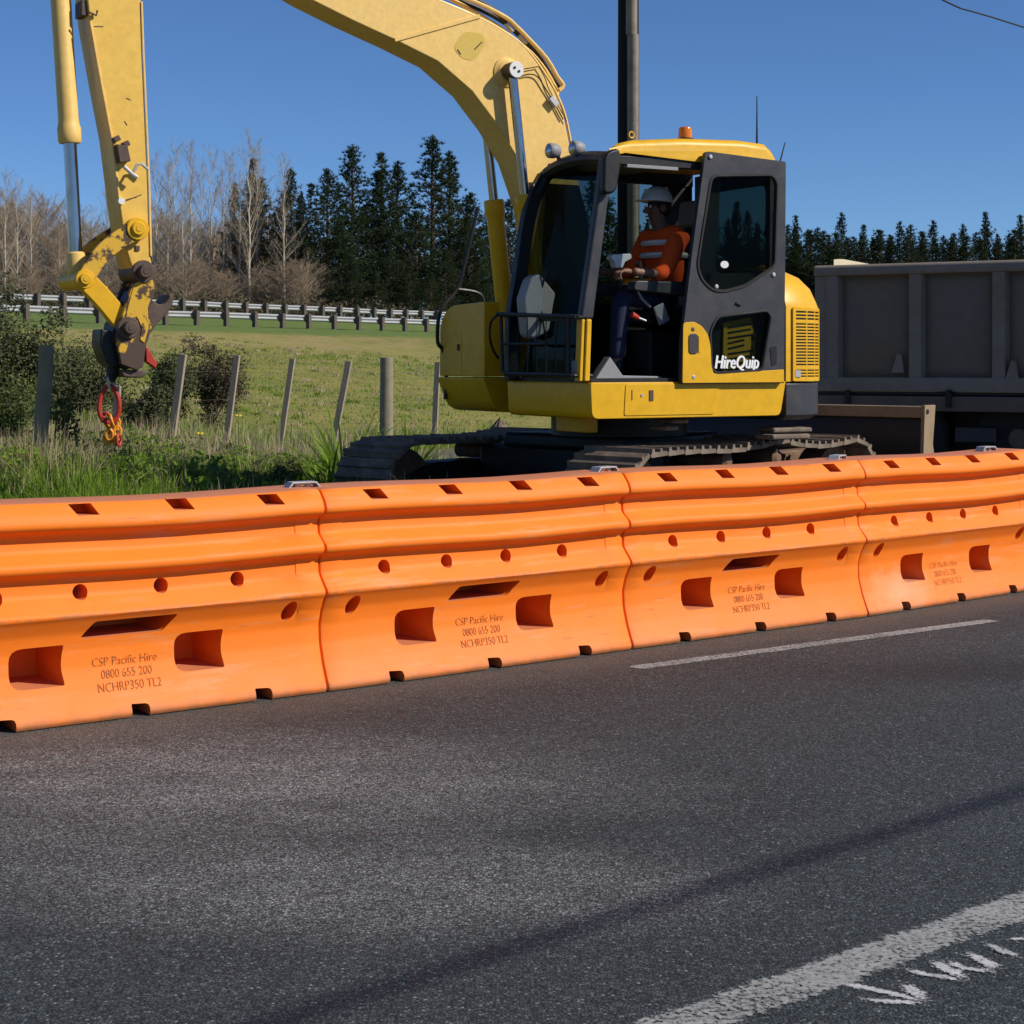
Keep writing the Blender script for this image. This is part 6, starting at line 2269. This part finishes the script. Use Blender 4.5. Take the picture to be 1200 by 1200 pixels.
hm_ = 1.1 + 0.7 * lump(ux * 0.7, uy * 0.3)
uz = ground_z(ux, uy) + np.maximum(0.05, hm_) * rng.random(len(ux)) ** 0.7
uv, uf = leaf_quads(np.stack([ux, uy, uz], 1), rng.normal(size=(len(ux), 3)), rng.uniform(0.06, 0.16, len(ux)))
tag(link('undergrowth', np_mesh('undergrowth', uv, uf, 'leaf_brown')), kind='stuff')
# flowers in the verge
for k, (px, py, Y) in enumerate(((22, 522, 13.4), (30, 524, 13.4), (36, 526, 13.5), (62, 516, 13.7), (234, 509, 16.0), (279, 488, 17.0))):
    c = at(px, py, Y)
    f_ = thing('weed_flower', ('yellow weed flower low at the left edge of the verge' if k < 4 else 'yellow weed flower in the grass between the battens'), 'flower', (c.x, c.y, float(ground_z(c.x, c.y))), 0, 'yellow weed flowers at the left edge' if k < 4 else 'yellow weed flowers between the battens')
    hz = c.z - float(ground_z(c.x, c.y))
    MB().tube([(0, 0, 0), (0.01, 0, hz * 0.6), (0, 0, hz)], 0.004, 5).build('stalk', 'grass', f_)
    m = MB()
    for q in range(6):
        an = q * math.pi / 3
        m.lathe((0.016 * math.cos(an), 0.016 * math.sin(an), hz), (0.7 * math.cos(an), 0.7 * math.sin(an), 0.5), [(0, 0.006), (0.012, 0.013), (0.024, 0.004)], 6)
    m.build('petals', 'flower', f_)
# strap-leaved plant beside the far track
def flax(px, Y, n, ln, label):
    X = (px - 600) / FPX * Y
    root = thing('strap_plant', label, 'plant', (X, Y, float(ground_z(X, Y))))
    m = MB()
    for k in range(n):
        an = random.uniform(0, 6.28)
        l = ln * random.uniform(0.6, 1.1)
        out = random.uniform(0.25, 0.85)
        w = random.uniform(0.014, 0.024)
        vs = []
        sd = Vector((-math.sin(an), math.cos(an), 0))
        for t in (0, 0.3, 0.55, 0.8, 1.0):
            p = Vector((math.cos(an) * out * l * t ** 1.3, math.sin(an) * out * l * t ** 1.3, l * (t - out * 0.62 * t ** 2.4)))
            ww = w * (1 - 0.95 * t ** 2)
            vs += [p - sd * ww, p + sd * ww]
        m.add(vs, [(2 * i, 2 * i + 1, 2 * i + 3, 2 * i + 2) for i in range(4)])
    tag(m.build('leaves', 'grass', root, smooth=60), kind='stuff')


flax(404, 14.9, 90, 1.15, 'bright green strap-leaved plant beside the front of the far track')
flax(384, 14.4, 60, 0.85, 'smaller strap-leaved plant left of the far track, in front of the fence')
flax(478, 16.4, 80, 0.95, 'strap-leaved plant behind the far track below the strainer post')
# heap of pale gravel behind the machine
gh = MB()
gp_ = at(586, 497, 16.5)
rg = []
for k in range(6):
    t = k / 5
    rg.append([Vector((0.55 * (1 - t) ** 0.8 * (1 + 0.15 * math.sin(5 * a + k)) * math.cos(a), 0.5 * (1 - t) ** 0.8 * math.sin(a), 0.86 * t + 0.02 * math.sin(7 * a))) for a in np.linspace(0, 2 * math.pi, 22, endpoint=False)])
gh.loft(rg)
M['gravel'] = paint('pale_gravel', (0.30, 0.24, 0.17), (0.14, 0.11, 0.08), 1.0, 25.0, 0.95, bmp=1.0, lo=0.4, hi=0.6)
go = gh.build('gravel_heap', 'gravel', None)
go.location = (gp_.x, gp_.y, float(ground_z(gp_.x, gp_.y)) - 0.05)
tag(go, 'pale heap of gravel behind the excavator below the tank side', 'heap')
